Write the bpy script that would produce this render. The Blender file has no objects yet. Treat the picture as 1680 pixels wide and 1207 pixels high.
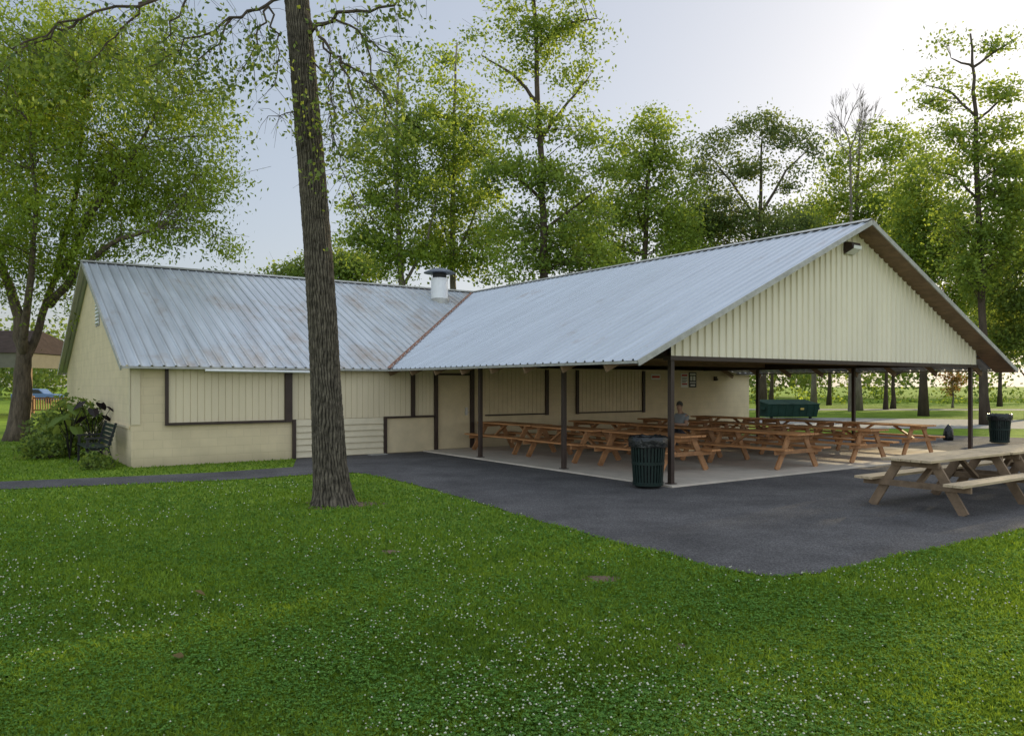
import bpy, bmesh, math, random
import numpy as np
from mathutils import Vector, Matrix
R=math.radians
random.seed(7); rng=np.random.default_rng(7)
scn=bpy.context.scene; COL=scn.collection
F=1290.0; CX=840.0; HY=630.0; H=1.85
def at(px,py,Y): return Vector(((px-CX)/F*Y, Y, H-(py-HY)/F*Y))
def gp(px,py,z=0.0):
    Y=(H-z)*F/(py-HY); return Vector(((px-CX)/F*Y, Y, z))
# building frame: local x = v (along the long wing), local y = u (away down the pavilion)
D1=Vector((-.5718,.8204,0)); D2=Vector((.8204,.5718,0)); P0=Vector((2.89,14.29,0)); ROTB=math.atan2(.5718,.8204)
def L(v,u,z=0.0): return P0+D2*v+D1*u+Vector((0,0,z))
UW=9.05
def wv(px,u=UW):
    b=L(0,u); r=(px-CX)/F
    return (r*b.y-b.x)/(D2.x-r*D2.y)
def wz(px,py,u=UW):
    p=L(wv(px,u),u); return H-(py-HY)/F*p.y
# ---------------------------------------------------------------- materials
def newmat(name):
    m=bpy.data.materials.new(name); m.use_nodes=True; nt=m.node_tree
    return m,nt,nt.nodes['Principled BSDF']
def mat(name,c,rough=.7,metal=0,var=.18,scale=3.0,bump=.15,bscale=40,stretch=(1,1,1),c2=None,spec=.4,dist=.01,detail=6,speck=0):
    m,nt,b=newmat(name); N=nt.nodes; K=nt.links
    tc=N.new('ShaderNodeTexCoord'); mp=N.new('ShaderNodeMapping'); mp.inputs['Scale'].default_value=stretch
    K.new(tc.outputs['Object'],mp.inputs['Vector'])
    n=N.new('ShaderNodeTexNoise'); n.inputs['Scale'].default_value=scale; n.inputs['Detail'].default_value=detail; n.inputs['Roughness'].default_value=.65
    K.new(mp.outputs[0],n.inputs['Vector'])
    r=N.new('ShaderNodeValToRGB'); r.color_ramp.elements[0].position=.3; r.color_ramp.elements[1].position=.7
    a=[max(0,x*(1-var)) for x in c]; d=c2 if c2 else [min(1,x*(1+var)) for x in c]
    r.color_ramp.elements[0].color=(*a,1); r.color_ramp.elements[1].color=(*d,1)
    K.new(n.outputs['Fac'],r.inputs[0]); col=r.outputs[0]
    if speck:
        v=N.new('ShaderNodeTexNoise'); v.inputs['Scale'].default_value=speck; v.inputs['Detail'].default_value=2; K.new(tc.outputs['Object'],v.inputs['Vector'])
        q=N.new('ShaderNodeMapRange'); K.new(v.outputs['Fac'],q.inputs[0]); q.inputs['From Min'].default_value=.35; q.inputs['From Max'].default_value=.68; q.inputs['To Min'].default_value=.6; q.inputs['To Max'].default_value=1.5
        x=N.new('ShaderNodeMix'); x.data_type='RGBA'; x.blend_type='MULTIPLY'; x.inputs[0].default_value=1; K.new(col,x.inputs[6]); K.new(q.outputs[0],x.inputs[7]); col=x.outputs[2]
    K.new(col,b.inputs['Base Color'])
    b.inputs['Roughness'].default_value=rough; b.inputs['Metallic'].default_value=metal
    b.inputs['Specular IOR Level'].default_value=spec
    if bump:
        n2=N.new('ShaderNodeTexNoise'); n2.inputs['Scale'].default_value=bscale; n2.inputs['Detail'].default_value=5
        K.new(mp.outputs[0],n2.inputs['Vector'])
        bp=N.new('ShaderNodeBump'); bp.inputs['Strength'].default_value=bump; bp.inputs['Distance'].default_value=dist
        K.new(n2.outputs['Fac'],bp.inputs['Height']); K.new(bp.outputs[0],b.inputs['Normal'])
    return m
def leafmat(name,dark,light,trans=.45):
    m=bpy.data.materials.new(name); m.use_nodes=True; nt=m.node_tree; N=nt.nodes; K=nt.links
    N.remove(N['Principled BSDF']); out=N['Material Output']
    at_=N.new('ShaderNodeAttribute'); at_.attribute_name='tint'
    r=N.new('ShaderNodeValToRGB'); r.color_ramp.elements[0].color=(*dark,1); r.color_ramp.elements[1].color=(*light,1)
    K.new(at_.outputs['Fac'],r.inputs[0])
    d=N.new('ShaderNodeBsdfDiffuse'); t=N.new('ShaderNodeBsdfTranslucent'); g=N.new('ShaderNodeBsdfGlossy'); g.inputs['Roughness'].default_value=.5
    g.inputs['Color'].default_value=(.5,.6,.4,1)
    hs=N.new('ShaderNodeHueSaturation'); hs.inputs['Hue'].default_value=.47; hs.inputs['Value'].default_value=1.9; hs.inputs['Saturation'].default_value=1.05
    K.new(r.outputs[0],d.inputs[0]); K.new(r.outputs[0],hs.inputs['Color']); K.new(hs.outputs[0],t.inputs[0])
    mx=N.new('ShaderNodeMixShader'); mx.inputs[0].default_value=trans; K.new(d.outputs[0],mx.inputs[1]); K.new(t.outputs[0],mx.inputs[2])
    m2=N.new('ShaderNodeMixShader'); m2.inputs[0].default_value=.04; K.new(mx.outputs[0],m2.inputs[1]); K.new(g.outputs[0],m2.inputs[2])
    K.new(m2.outputs[0],out.inputs[0]); return m
def roofmat(name,base,rust):
    m,nt,b=newmat(name); N=nt.nodes; K=nt.links
    tc=N.new('ShaderNodeTexCoord')
    mp=N.new('ShaderNodeMapping'); mp.inputs['Scale'].default_value=(4,.3,.3) if rust else (.3,4,.3)
    K.new(tc.outputs['Object'],mp.inputs[0])
    n=N.new('ShaderNodeTexNoise'); n.inputs['Scale'].default_value=1.4; n.inputs['Detail'].default_value=6; n.inputs['Roughness'].default_value=.55
    K.new(mp.outputs[0],n.inputs['Vector'])
    r=N.new('ShaderNodeValToRGB'); r.color_ramp.elements[0].position=.3; r.color_ramp.elements[1].position=.72
    lo,hi=(.76,1.10) if rust else (.88,1.06)
    r.color_ramp.elements[0].color=(*[x*lo for x in base],1); r.color_ramp.elements[1].color=(*[min(1,x*hi) for x in base],1)
    K.new(n.outputs['Fac'],r.inputs[0]); col=r.outputs[0]
    mp3=N.new('ShaderNodeMapping'); mp3.inputs['Scale'].default_value=(1.3,.7,.7) if rust else (.7,1.3,.7); K.new(tc.outputs['Object'],mp3.inputs[0])
    n3=N.new('ShaderNodeTexNoise'); n3.inputs['Scale'].default_value=.8; n3.inputs['Detail'].default_value=10; n3.inputs['Roughness'].default_value=.72
    K.new(mp3.outputs[0],n3.inputs['Vector'])
    sx=N.new('ShaderNodeSeparateXYZ'); K.new(tc.outputs['Object'],sx.inputs[0])
    mr=N.new('ShaderNodeMapRange'); K.new(sx.outputs['Z'],mr.inputs['Value'])
    mr.inputs['From Min'].default_value=2.2; mr.inputs['From Max'].default_value=5.0; mr.inputs['To Min'].default_value=.12 if rust else -.04; mr.inputs['To Max'].default_value=.0 if rust else -.05
    ad=N.new('ShaderNodeMath'); K.new(n3.outputs['Fac'],ad.inputs[0]); K.new(mr.outputs[0],ad.inputs[1])
    # stains gather towards the valley end of the old wing roof
    mv=N.new('ShaderNodeMapRange'); K.new(sx.outputs['X'],mv.inputs[0]); mv.inputs['From Min'].default_value=-7.7; mv.inputs['From Max'].default_value=3; mv.inputs['To Min'].default_value=-.07 if rust else 0; mv.inputs['To Max'].default_value=.05 if rust else 0
    ad2=N.new('ShaderNodeMath'); K.new(ad.outputs[0],ad2.inputs[0]); K.new(mv.outputs[0],ad2.inputs[1])
    r2=N.new('ShaderNodeValToRGB'); r2.color_ramp.elements[0].position=.54; r2.color_ramp.elements[1].position=.76
    r2.color_ramp.elements[1].color=(.8,.8,.8,1); K.new(ad2.outputs[0],r2.inputs[0])
    mx=N.new('ShaderNodeMix'); mx.data_type='RGBA'; K.new(r2.outputs[0],mx.inputs[0]); K.new(col,mx.inputs[6])
    mx.inputs[7].default_value=(.31,.22,.15,1); col=mx.outputs[2]
    # darker strip along the foot of each rib, fading outward
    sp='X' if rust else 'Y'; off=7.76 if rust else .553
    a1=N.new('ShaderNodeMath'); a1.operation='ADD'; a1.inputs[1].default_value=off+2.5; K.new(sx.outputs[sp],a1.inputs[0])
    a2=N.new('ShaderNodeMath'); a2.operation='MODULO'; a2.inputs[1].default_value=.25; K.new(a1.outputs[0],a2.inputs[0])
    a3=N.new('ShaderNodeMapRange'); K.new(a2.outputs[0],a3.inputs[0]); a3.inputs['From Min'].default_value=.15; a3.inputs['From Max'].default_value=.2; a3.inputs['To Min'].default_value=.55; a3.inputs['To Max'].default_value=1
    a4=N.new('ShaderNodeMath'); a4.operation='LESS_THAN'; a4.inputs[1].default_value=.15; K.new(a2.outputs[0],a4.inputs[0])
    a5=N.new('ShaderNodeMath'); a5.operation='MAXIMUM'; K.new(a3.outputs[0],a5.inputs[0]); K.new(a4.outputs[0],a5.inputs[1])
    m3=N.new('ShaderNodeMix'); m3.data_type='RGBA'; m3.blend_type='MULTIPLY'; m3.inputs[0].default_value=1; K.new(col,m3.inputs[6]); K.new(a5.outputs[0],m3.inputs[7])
    K.new(m3.outputs[2],b.inputs['Base Color'])
    b.inputs['Metallic'].default_value=.35
    rr=N.new('ShaderNodeMapRange'); K.new(n.outputs['Fac'],rr.inputs[0]); rr.inputs['To Min'].default_value=.36; rr.inputs['To Max'].default_value=.52
    K.new(rr.outputs[0],b.inputs['Roughness'])
    bp=N.new('ShaderNodeBump'); bp.inputs['Strength'].default_value=.1; bp.inputs['Distance'].default_value=.02
    n2=N.new('ShaderNodeTexNoise'); n2.inputs['Scale'].default_value=5; K.new(tc.outputs['Object'],n2.inputs['Vector']); K.new(n2.outputs['Fac'],bp.inputs['Height']); K.new(bp.outputs[0],b.inputs['Normal'])
    return m
def blockmat(name,c):
    m,nt,b=newmat(name); N=nt.nodes; K=nt.links
    tc=N.new('ShaderNodeTexCoord'); sx=N.new('ShaderNodeSeparateXYZ'); K.new(tc.outputs['Object'],sx.inputs[0])
    ad=N.new('ShaderNodeMath'); K.new(sx.outputs['X'],ad.inputs[0]); K.new(sx.outputs['Y'],ad.inputs[1])
    cb=N.new('ShaderNodeCombineXYZ'); K.new(ad.outputs[0],cb.inputs[0]); K.new(sx.outputs['Z'],cb.inputs[1])
    br=N.new('ShaderNodeTexBrick'); K.new(cb.outputs[0],br.inputs['Vector']); br.inputs['Scale'].default_value=1
    br.inputs['Brick Width'].default_value=.4; br.inputs['Row Height'].default_value=.2; br.inputs['Mortar Size'].default_value=.007; br.inputs['Mortar Smooth'].default_value=.5
    br.inputs['Color1'].default_value=(*c,1); br.inputs['Color2'].default_value=(*[x*.96 for x in c],1); br.inputs['Mortar'].default_value=(*[x*.88 for x in c],1)
    n=N.new('ShaderNodeTexNoise'); n.inputs['Scale'].default_value=2.5; n.inputs['Detail'].default_value=7; K.new(tc.outputs['Object'],n.inputs['Vector'])
    mr=N.new('ShaderNodeMapRange'); K.new(n.outputs['Fac'],mr.inputs[0]); mr.inputs['To Min'].default_value=.82; mr.inputs['To Max'].default_value=1.14
    dz=N.new('ShaderNodeMapRange'); K.new(sx.outputs['Z'],dz.inputs[0]); dz.inputs['From Max'].default_value=.3; dz.inputs['To Min'].default_value=.7; dz.inputs['To Max'].default_value=1
    mm=N.new('ShaderNodeMath'); mm.operation='MULTIPLY'; K.new(mr.outputs[0],mm.inputs[0]); K.new(dz.outputs[0],mm.inputs[1])
    mx=N.new('ShaderNodeMix'); mx.data_type='RGBA'; mx.blend_type='MULTIPLY'; mx.inputs[0].default_value=1
    K.new(br.outputs['Color'],mx.inputs[6]); K.new(mm.outputs[0],mx.inputs[7]); K.new(mx.outputs[2],b.inputs['Base Color'])
    bp=N.new('ShaderNodeBump'); bp.inputs['Strength'].default_value=.35; bp.inputs['Distance'].default_value=.01; bp.invert=True
    K.new(br.outputs['Fac'],bp.inputs['Height']); K.new(bp.outputs[0],b.inputs['Normal']); b.inputs['Roughness'].default_value=.75
    return m
CREAM=(.68,.56,.37)
M={}
M['block']=blockmat('painted_block',CREAM)
M['cream']=mat('cream_paint',(.66,.545,.36),.6,var=.1,scale=2,bump=.1)
M['cream_lt']=mat('cream_panel',(.69,.59,.415),.5,var=.08,scale=1.2,bump=.05,stretch=(1,1,.3))
M['gable']=mat('gable_panel',(.80,.735,.58),.45,var=.06,scale=1.2,bump=.05,stretch=(1,1,.3))
M['lap']=mat('lap_paint',(.64,.56,.41),.6,var=.08)
M['brown']=mat('brown_trim',(.045,.028,.022),.5,var=.25)
M['roof_w']=roofmat('weathered_roof',(.50,.53,.57),True)
M['roof_p']=roofmat('metal_roof',(.52,.555,.61),False)
M['galv']=mat('galvanised_trim',(.38,.375,.35),.45,metal=.3,var=.25,scale=6)
M['rust']=mat('rusty_flashing',(.22,.11,.07),.7,var=.5,scale=5)
M['white']=mat('white_paint',(.75,.75,.76),.5,var=.08)
M['timber']=mat('roof_timber',(.22,.14,.08),.7,var=.3,stretch=(1,1,5))
M['concrete']=mat('concrete',(.50,.44,.37),.8,var=.15,scale=1.5,bump=.2,bscale=60)
M['wood']=mat('stained_wood',(.46,.22,.09),.55,var=.4,scale=2.5,stretch=(1,9,9),bump=.35,bscale=14)
M['wood_old']=mat('weathered_wood',(.44,.34,.22),.6,var=.35,scale=2.5,stretch=(1,9,9),bump=.4,bscale=14)
M['wood_leg']=mat('leg_wood',(.36,.18,.08),.6,var=.4,scale=4,bump=.3)
M['wood_leg_old']=mat('old_leg_wood',(.20,.135,.085),.7,var=.4,scale=4,bump=.3)
M['green_steel']=mat('green_steel',(.008,.020,.017),.4,var=.3,scale=8,bump=.05)
M['black_bag']=mat('black_plastic',(.012,.013,.014),.25,var=.2,bump=.8,bscale=12,dist=.03)
M['dump']=mat('dumpster_green',(.018,.045,.034),.85,var=.25,spec=.15)
M['yellow']=mat('yellow_label',(.4,.3,.06),.5)
M['black']=mat('black_rubber',(.02,.02,.02),.6)
M['steel']=mat('steel',(.35,.35,.36),.35,metal=.9)
M['cap']=mat('dull_cap_metal',(.14,.16,.20),.5,metal=.3,var=.2)
M['soil']=mat('soil',(.15,.10,.065),.95,var=.4,scale=8,bump=.8,bscale=40,dist=.03)
M['bark']=mat('bark',(.105,.08,.058),.95,var=.65,scale=5,stretch=(1.6,1.6,.35),bump=1,bscale=16,dist=.05)
M['bark_far']=mat('far_bark',(.07,.052,.038),.95,var=.4,scale=4,stretch=(1,1,.3),bump=.3)
M['bark_grey']=mat('grey_bark',(.17,.145,.12),.95,var=.4,scale=4,stretch=(1,1,.3),bump=.3)
# bark of the near trunk: furrow depth stored on the mesh drives colour
mb_,nt_,b_=newmat('furrowed_bark'); N_=nt_.nodes; K_=nt_.links
a_=N_.new('ShaderNodeAttribute'); a_.attribute_name='depth'; r_=N_.new('ShaderNodeValToRGB'); K_.new(a_.outputs['Fac'],r_.inputs[0])
r_.color_ramp.elements[0].position=.08; r_.color_ramp.elements[0].color=(.022,.019,.015,1); r_.color_ramp.elements[1].position=.75; r_.color_ramp.elements[1].color=(.13,.11,.085,1)
tc_=N_.new('ShaderNodeTexCoord'); n_=N_.new('ShaderNodeTexNoise'); n_.inputs['Scale'].default_value=9; n_.inputs['Detail'].default_value=9; K_.new(tc_.outputs['Object'],n_.inputs['Vector'])
mr_=N_.new('ShaderNodeMapRange'); K_.new(n_.outputs['Fac'],mr_.inputs[0]); mr_.inputs['From Min'].default_value=.3; mr_.inputs['From Max'].default_value=.7; mr_.inputs['To Min'].default_value=.5; mr_.inputs['To Max'].default_value=1.4
mx_=N_.new('ShaderNodeMix'); mx_.data_type='RGBA'; mx_.blend_type='MULTIPLY'; mx_.inputs[0].default_value=1; K_.new(r_.outputs[0],mx_.inputs[6]); K_.new(mr_.outputs[0],mx_.inputs[7]); K_.new(mx_.outputs[2],b_.inputs['Base Color'])
b_.inputs['Roughness'].default_value=.95; b_.inputs['Specular IOR Level'].default_value=.15
n2_=N_.new('ShaderNodeTexNoise'); n2_.inputs['Scale'].default_value=38; n2_.inputs['Detail'].default_value=6; K_.new(tc_.outputs['Object'],n2_.inputs['Vector']); bp2=N_.new('ShaderNodeBump'); bp2.inputs['Strength'].default_value=.9; bp2.inputs['Distance'].default_value=.02; K_.new(n2_.outputs['Fac'],bp2.inputs['Height']); K_.new(bp2.outputs[0],b_.inputs['Normal'])
M['furrow']=mb_
M['skin']=mat('skin',(.40,.24,.17),.55,var=.08,bump=.03)
M['shirt']=mat('shirt',(.26,.28,.31),.85,var=.08,bump=.2)
M['trousers']=mat('trousers',(.06,.065,.09),.85)
M['hair']=mat('grey_hair',(.08,.075,.07),.8,var=.3,scale=20,bump=.5,bscale=60)
M['car']=mat('car_paint',(.10,.17,.33),.25,var=.05,bump=0)
M['glass']=mat('dark_glass',(.02,.025,.03),.08,var=.05,bump=0)
M['brown_roof']=mat('brown_shingle',(.045,.032,.026),.9,var=.3,spec=.1)
M['fascia']=mat('shelter_fascia',(.15,.14,.115),.8,var=.1,spec=.1)
M['paper']=mat('sign_white',(.78,.77,.74),.5,var=.03,bump=0)
M['signblack']=mat('sign_black',(.02,.02,.022),.45,var=.05,bump=0)
M['signred']=mat('sign_red',(.5,.04,.04),.5,var=.05,bump=0)
M['leafL']=leafmat('willow_leaf',(.07,.125,.016),(.31,.41,.05),.5)
M['leafA']=leafmat('bright_leaf',(.055,.105,.020),(.28,.38,.06),.5)
M['leafB']=leafmat('mid_leaf',(.045,.085,.022),(.21,.28,.055),.45)
M['leafD']=leafmat('dark_leaf',(.04,.07,.026),(.17,.22,.06),.45)
M['leafO']=leafmat('orange_leaf',(.13,.085,.03),(.28,.2,.06),.4)
M['leafP']=leafmat('purple_leaf',(.016,.010,.016),(.04,.025,.035),.1)
M['grassb']=leafmat('grass_blade',(.045,.115,.014),(.25,.38,.04),.35)
M['clover']=leafmat('clover_leaf',(.05,.14,.022),(.14,.28,.045),.3)
M['clover_w']=mat('clover_flower',(.50,.50,.38),.9,var=.25,bump=0)
M['leaflit']=mat('dead_leaf',(.40,.27,.15),.8)
# ---------------------------------------------------------------- mesh helpers
def props(o,label=None,cat=None,group=None,kind=None):
    if label: o['label']=label
    if cat: o['category']=cat
    if group: o['group']=group
    if kind: o['kind']=kind
    return o
def empty(name,loc=(0,0,0),rz=0,label=None,cat=None,group=None):
    o=bpy.data.objects.new(name,None); COL.objects.link(o); o.location=loc; o.rotation_euler=(0,0,rz); o.empty_display_size=.1
    return props(o,label,cat,group)
class MB:
    def __init__(s): s.v=[]; s.f=[]
    def add(s,vs,fs):
        n=len(s.v); s.v+= [tuple(x) for x in vs]; s.f+=[tuple(n+i for i in f) for f in fs]; return s
    def box(s,x0,x1,y0,y1,z0,z1):
        return s.add([(x0,y0,z0),(x1,y0,z0),(x1,y1,z0),(x0,y1,z0),(x0,y0,z1),(x1,y0,z1),(x1,y1,z1),(x0,y1,z1)],
              [(3,2,1,0),(4,5,6,7),(0,1,5,4),(1,2,6,5),(2,3,7,6),(3,0,4,7)])
    def bar(s,p,q,w,h,up=(0,0,1)):
        p=Vector(p); q=Vector(q); d=(q-p).normalized(); up=Vector(up)
        a=d.cross(up)
        if a.length<1e-4: a=d.cross(Vector((1,0,0)))
        a.normalize(); b=a.cross(d).normalized(); a*=w/2; b*=h/2
        return s.add([p-a-b,p+a-b,p+a+b,p-a+b,q-a-b,q+a-b,q+a+b,q-a+b],[(0,1,2,3),(7,6,5,4),(0,4,5,1),(1,5,6,2),(2,6,7,3),(3,7,4,0)])
    def tube(s,pts,rad,seg=7,cap=True):
        pts=[Vector(p) for p in pts]; n0=len(s.v); n=len(pts)
        for i,p in enumerate(pts):
            d=(pts[min(i+1,n-1)]-pts[max(i-1,0)]).normalized()
            a=d.cross(Vector((.13,1,.07))); a.normalize(); b=a.cross(d)
            for k in range(seg):
                t=2*math.pi*k/seg; s.v.append(tuple(p+(a*math.cos(t)+b*math.sin(t))*rad[i]))
        for i in range(n-1):
            for k in range(seg):
                k2=(k+1)%seg; s.f.append((n0+i*seg+k,n0+i*seg+k2,n0+(i+1)*seg+k2,n0+(i+1)*seg+k))
        if cap:
            s.f.append(tuple(n0+k for k in range(seg))[::-1]); s.f.append(tuple(n0+(n-1)*seg+k for k in range(seg)))
        return s
    def lathe(s,prof,seg=24,c=(0,0)):
        n0=len(s.v)
        for r,z in prof:
            for k in range(seg):
                t=2*math.pi*k/seg; s.v.append((c[0]+r*math.cos(t),c[1]+r*math.sin(t),z))
        for i in range(len(prof)-1):
            for k in range(seg):
                k2=(k+1)%seg; s.f.append((n0+i*seg+k,n0+i*seg+k2,n0+(i+1)*seg+k2,n0+(i+1)*seg+k))
        return s
    def ball(s,c,rx,ry,rz,seg=12,rings=8):
        n0=len(s.v)
        for i in range(rings+1):
            a=-math.pi/2+math.pi*i/rings; r=max(.001,math.cos(a)); z=math.sin(a)
            for k in range(seg):
                t=2*math.pi*k/seg; s.v.append((c[0]+rx*r*math.cos(t),c[1]+ry*r*math.sin(t),c[2]+rz*z))
        for i in range(rings):
            for k in range(seg):
                k2=(k+1)%seg; s.f.append((n0+i*seg+k,n0+i*seg+k2,n0+(i+1)*seg+k2,n0+(i+1)*seg+k))
        return s
    def build(s,name,m,parent=None,smooth=False,off=None,bevel=0):
        me=bpy.data.meshes.new(name)
        v=s.v if off is None else [(a-off[0],b-off[1],c-off[2]) for a,b,c in s.v]
        me.from_pydata(v,[],s.f); me.materials.append(m); me.update()
        if smooth: me.polygons.foreach_set('use_smooth',[True]*len(me.polygons))
        o=bpy.data.objects.new(name,me); COL.objects.link(o); o.parent=parent
        if bevel:
            b=o.modifiers.new('bevel','BEVEL'); b.width=bevel; b.segments=2; b.limit_method='ANGLE'
        return o
def npmesh(name,V,k,m,tint=None,parent=None):
    n=len(V); nf=n//k; me=bpy.data.meshes.new(name)
    me.vertices.add(n); me.vertices.foreach_set('co',V.astype(np.float32).ravel())
    me.loops.add(n); me.loops.foreach_set('vertex_index',np.arange(n,dtype=np.int32))
    me.polygons.add(nf); me.polygons.foreach_set('loop_start',np.arange(0,n,k,dtype=np.int32))
    me.update(calc_edges=True)
    if tint is not None:
        a=me.attributes.new('tint','FLOAT','POINT'); a.data.foreach_set('value',np.repeat(tint,k).astype(np.float32))
    me.materials.append(m); o=bpy.data.objects.new(name,me); COL.objects.link(o); o.parent=parent
    return o
def leafverts(C,size,upbias=.4,w=.6,droop=0):
    n=len(C)
    d=rng.normal(size=(n,3)); d[:,2]-=droop; d/=np.linalg.norm(d,axis=1,keepdims=True)
    nn=rng.normal(size=(n,3)); nn[:,2]+=upbias; b=np.cross(d,nn); b/=np.linalg.norm(b,axis=1,keepdims=True)+1e-9
    s=(size*(.6+.8*rng.random(n)))[:,None]
    return np.stack([C-d*s*.5,C+b*s*w*.5,C+d*s*.5,C-b*s*w*.5],axis=1).reshape(-1,3)
def dup(root,loc,rz,label=None):
    r=root.copy(); COL.objects.link(r); r.location=loc; r.rotation_euler=(0,0,rz)
    if label: r['label']=label
    for ch in list(root.children):
        c=ch.copy(); COL.objects.link(c); c.parent=r
        for g in list(ch.children):
            d=g.copy(); COL.objects.link(d); d.parent=c
    return r
def sheet(name,pts,z,m):
    me=bpy.data.meshes.new(name); me.from_pydata([(p[0],p[1],z) for p in pts],[],[tuple(range(len(pts)))])
    bm=bmesh.new(); bm.from_mesh(me); bmesh.ops.triangulate(bm,faces=bm.faces[:]); bmesh.ops.recalc_face_normals(bm,faces=bm.faces[:])
    for f in bm.faces:
        if f.normal.z<0: f.normal_flip()
    bm.to_mesh(me); bm.free(); me.materials.append(m); o=bpy.data.objects.new(name,me); COL.objects.link(o); o['kind']='structure'; return o
# ---------------------------------------------------------------- ground
def lawnmat():
    m,nt,b=newmat('lawn_ground'); N=nt.nodes; K=nt.links
    tc=N.new('ShaderNodeTexCoord')
    n=N.new('ShaderNodeTexNoise'); n.inputs['Scale'].default_value=.5; n.inputs['Detail'].default_value=8; n.inputs['Roughness'].default_value=.7; K.new(tc.outputs['Object'],n.inputs['Vector'])
    n2=N.new('ShaderNodeTexNoise'); n2.inputs['Scale'].default_value=30; n2.inputs['Detail'].default_value=4; K.new(tc.outputs['Object'],n2.inputs['Vector'])
    ad=N.new('ShaderNodeMath'); ad.operation='MULTIPLY_ADD'; K.new(n2.outputs['Fac'],ad.inputs[0]); ad.inputs[1].default_value=.6; K.new(n.outputs['Fac'],ad.inputs[2])
    r=N.new('ShaderNodeValToRGB'); r.color_ramp.elements[0].position=.5; r.color_ramp.elements[0].color=(.05,.105,.014,1); r.color_ramp.elements[1].position=1.05; r.color_ramp.elements[1].color=(.25,.35,.04,1)
    K.new(ad.outputs[0],r.inputs[0]); K.new(r.outputs[0],b.inputs['Base Color']); b.inputs['Roughness'].default_value=.95; b.inputs['Specular IOR Level'].default_value=.1
    bp=N.new('ShaderNodeBump'); bp.inputs['Strength'].default_value=.8; bp.inputs['Distance'].default_value=.05; K.new(n2.outputs['Fac'],bp.inputs['Height']); K.new(bp.outputs[0],b.inputs['Normal'])
    return m
M['lawn']=lawnmat()
M['asphalt']=mat('asphalt',(.078,.074,.075),.95,var=.22,scale=.8,bump=.9,bscale=60,dist=.012,c2=(.125,.118,.118),spec=.15,speck=55)
M['gravel']=mat('gravel',(.26,.255,.25),.9,var=.25,scale=4,bump=.6,bscale=25,dist=.03)
sheet('lawn',[(-400,-60),(400,-60),(400,600),(-400,600)],0,M['lawn'])
near=[(-900,806),(-500,805),(-200,804),(0,803),(250,793),(400,786),(500,779),(560,775),(600,777),(650,787),(700,800),(780,823),(850,845),(930,868),(1000,886),(1050,899),(1100,912),(1150,925),(1200,937),(1240,944),(1270,947),(1300,946),(1340,941),(1400,929),(1450,918),(1500,907),(1600,886),(1680,868),(1800,848),(2100,800),(2500,760)]
npts=[]
for i in range(len(near)-1):
    a=gp(*near[i]); b=gp(*near[i+1]); k=max(2,int((b-a).length/.25))
    for j in range(k):
        p=a.lerp(b,j/k); p.x+=random.uniform(-.035,.035); p.y+=random.uniform(-.035,.035); npts.append(p)
far=[gp(2500,712),gp(1680,718),gp(1500,712)]
mid=[L(12,9.0),L(5,9.3),L(-3,9.3)]
left=[gp(487,751),gp(481,766),gp(350,775),gp(200,782),gp(0,790),gp(-500,793),gp(-900,795)]
asp=npts+far+mid+left
sheet('asphalt_path',asp,.012,M['asphalt'])
sheet('gravel_lot',[(11.5,33),(60,32),(90,38),(60,39),(30,40),(18,43.5),(11,44.5)],.006,M['gravel'])
sheet('road',[(13,57),(120,52),(120,55),(13,60)],.006,M['gravel'])
slab=MB().box(-.2,11.45,-.22,9.04,-.05,.045).build('concrete_slab',M['concrete'],bevel=.01)
slab.location=P0; slab.rotation_euler=(0,0,ROTB); slab['kind']='structure'
# ---------------------------------------------------------------- the pavilion building
B=empty('pavilion_building',P0,ROTB,'cream park pavilion with silver ribbed metal roof, open picnic shelter and long closed wing','building')
SL=.454; EZ=2.25; EV=-1.352; RV=5.585; EVR=2*RV-EV; EU=8.72; RU=EU+(RV-EV); BU=2*RU-EU; RZ=EZ+SL*(RV-EV)
def rz_p(v): return EZ+SL*(RV-EV-abs(v-RV))
def rz_w(u): return EZ+SL*(RU-EU-abs(u-RU))
def ribs(s0,s1,step=.25,hh=.03):
    out=[]; s=s0; k=step/.25
    while s<s1-.001:
        for ds,h in ((0,0),(.095*k,0),(.108*k,hh),(.138*k,hh),(.151*k,0)):
            if s+ds<s1: out.append((s+ds,h))
        s+=step
    out.append((s1,0)); return out
def slopemesh(cols):
    mb=MB(); n=8
    for a,b in cols:
        a=Vector(a); b=Vector(b)
        for j in range(n+1): mb.v.append(tuple(a.lerp(b,j/n)))
    for i in range(len(cols)-1):
        for j in range(n):
            q=i*(n+1)+j; mb.f.append((q,q+n+1,q+n+2,q+1))
    return mb
def pav_slope(side):
    c=[]
    for s,h in ribs(-.553,RU):
        v0=EV if s<=EU else EV+(s-EU)
        if v0>RV: v0=RV
        f=(lambda v: v) if side<0 else (lambda v: 2*RV-v)
        c.append(((f(v0),s,rz_p(v0)+h),(f(RV),s,RZ+h)))
    return slopemesh(c)
pl=pav_slope(-1); pr_=pav_slope(1); n=len(pl.v); pl.v+=pr_.v; pl.f+=[tuple(n+i for i in f) for f in pr_.f]
pr=pl.build('pavilion_roof',M['roof_p'],B); pr['label']='bright ribbed metal roof over the open shelter'
VE=13.95; V0=-7.76
c=[]
for s,h in ribs(V0,VE):
    u0=EU if (s<=EV or s>=EVR) else EU+(s-EV if s<RV else EVR-s)
    c.append(((s,min(u0,RU),rz_w(min(u0,RU))+h),(s,RU,RZ+h)))
wl=slopemesh(c); c=[((s,BU,EZ+h),(s,RU,RZ+h)) for s,h in ribs(V0,VE)]; w2=slopemesh(c); n=len(wl.v); wl.v+=w2.v; wl.f+=[tuple(n+i for i in f) for f in w2.f]
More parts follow.
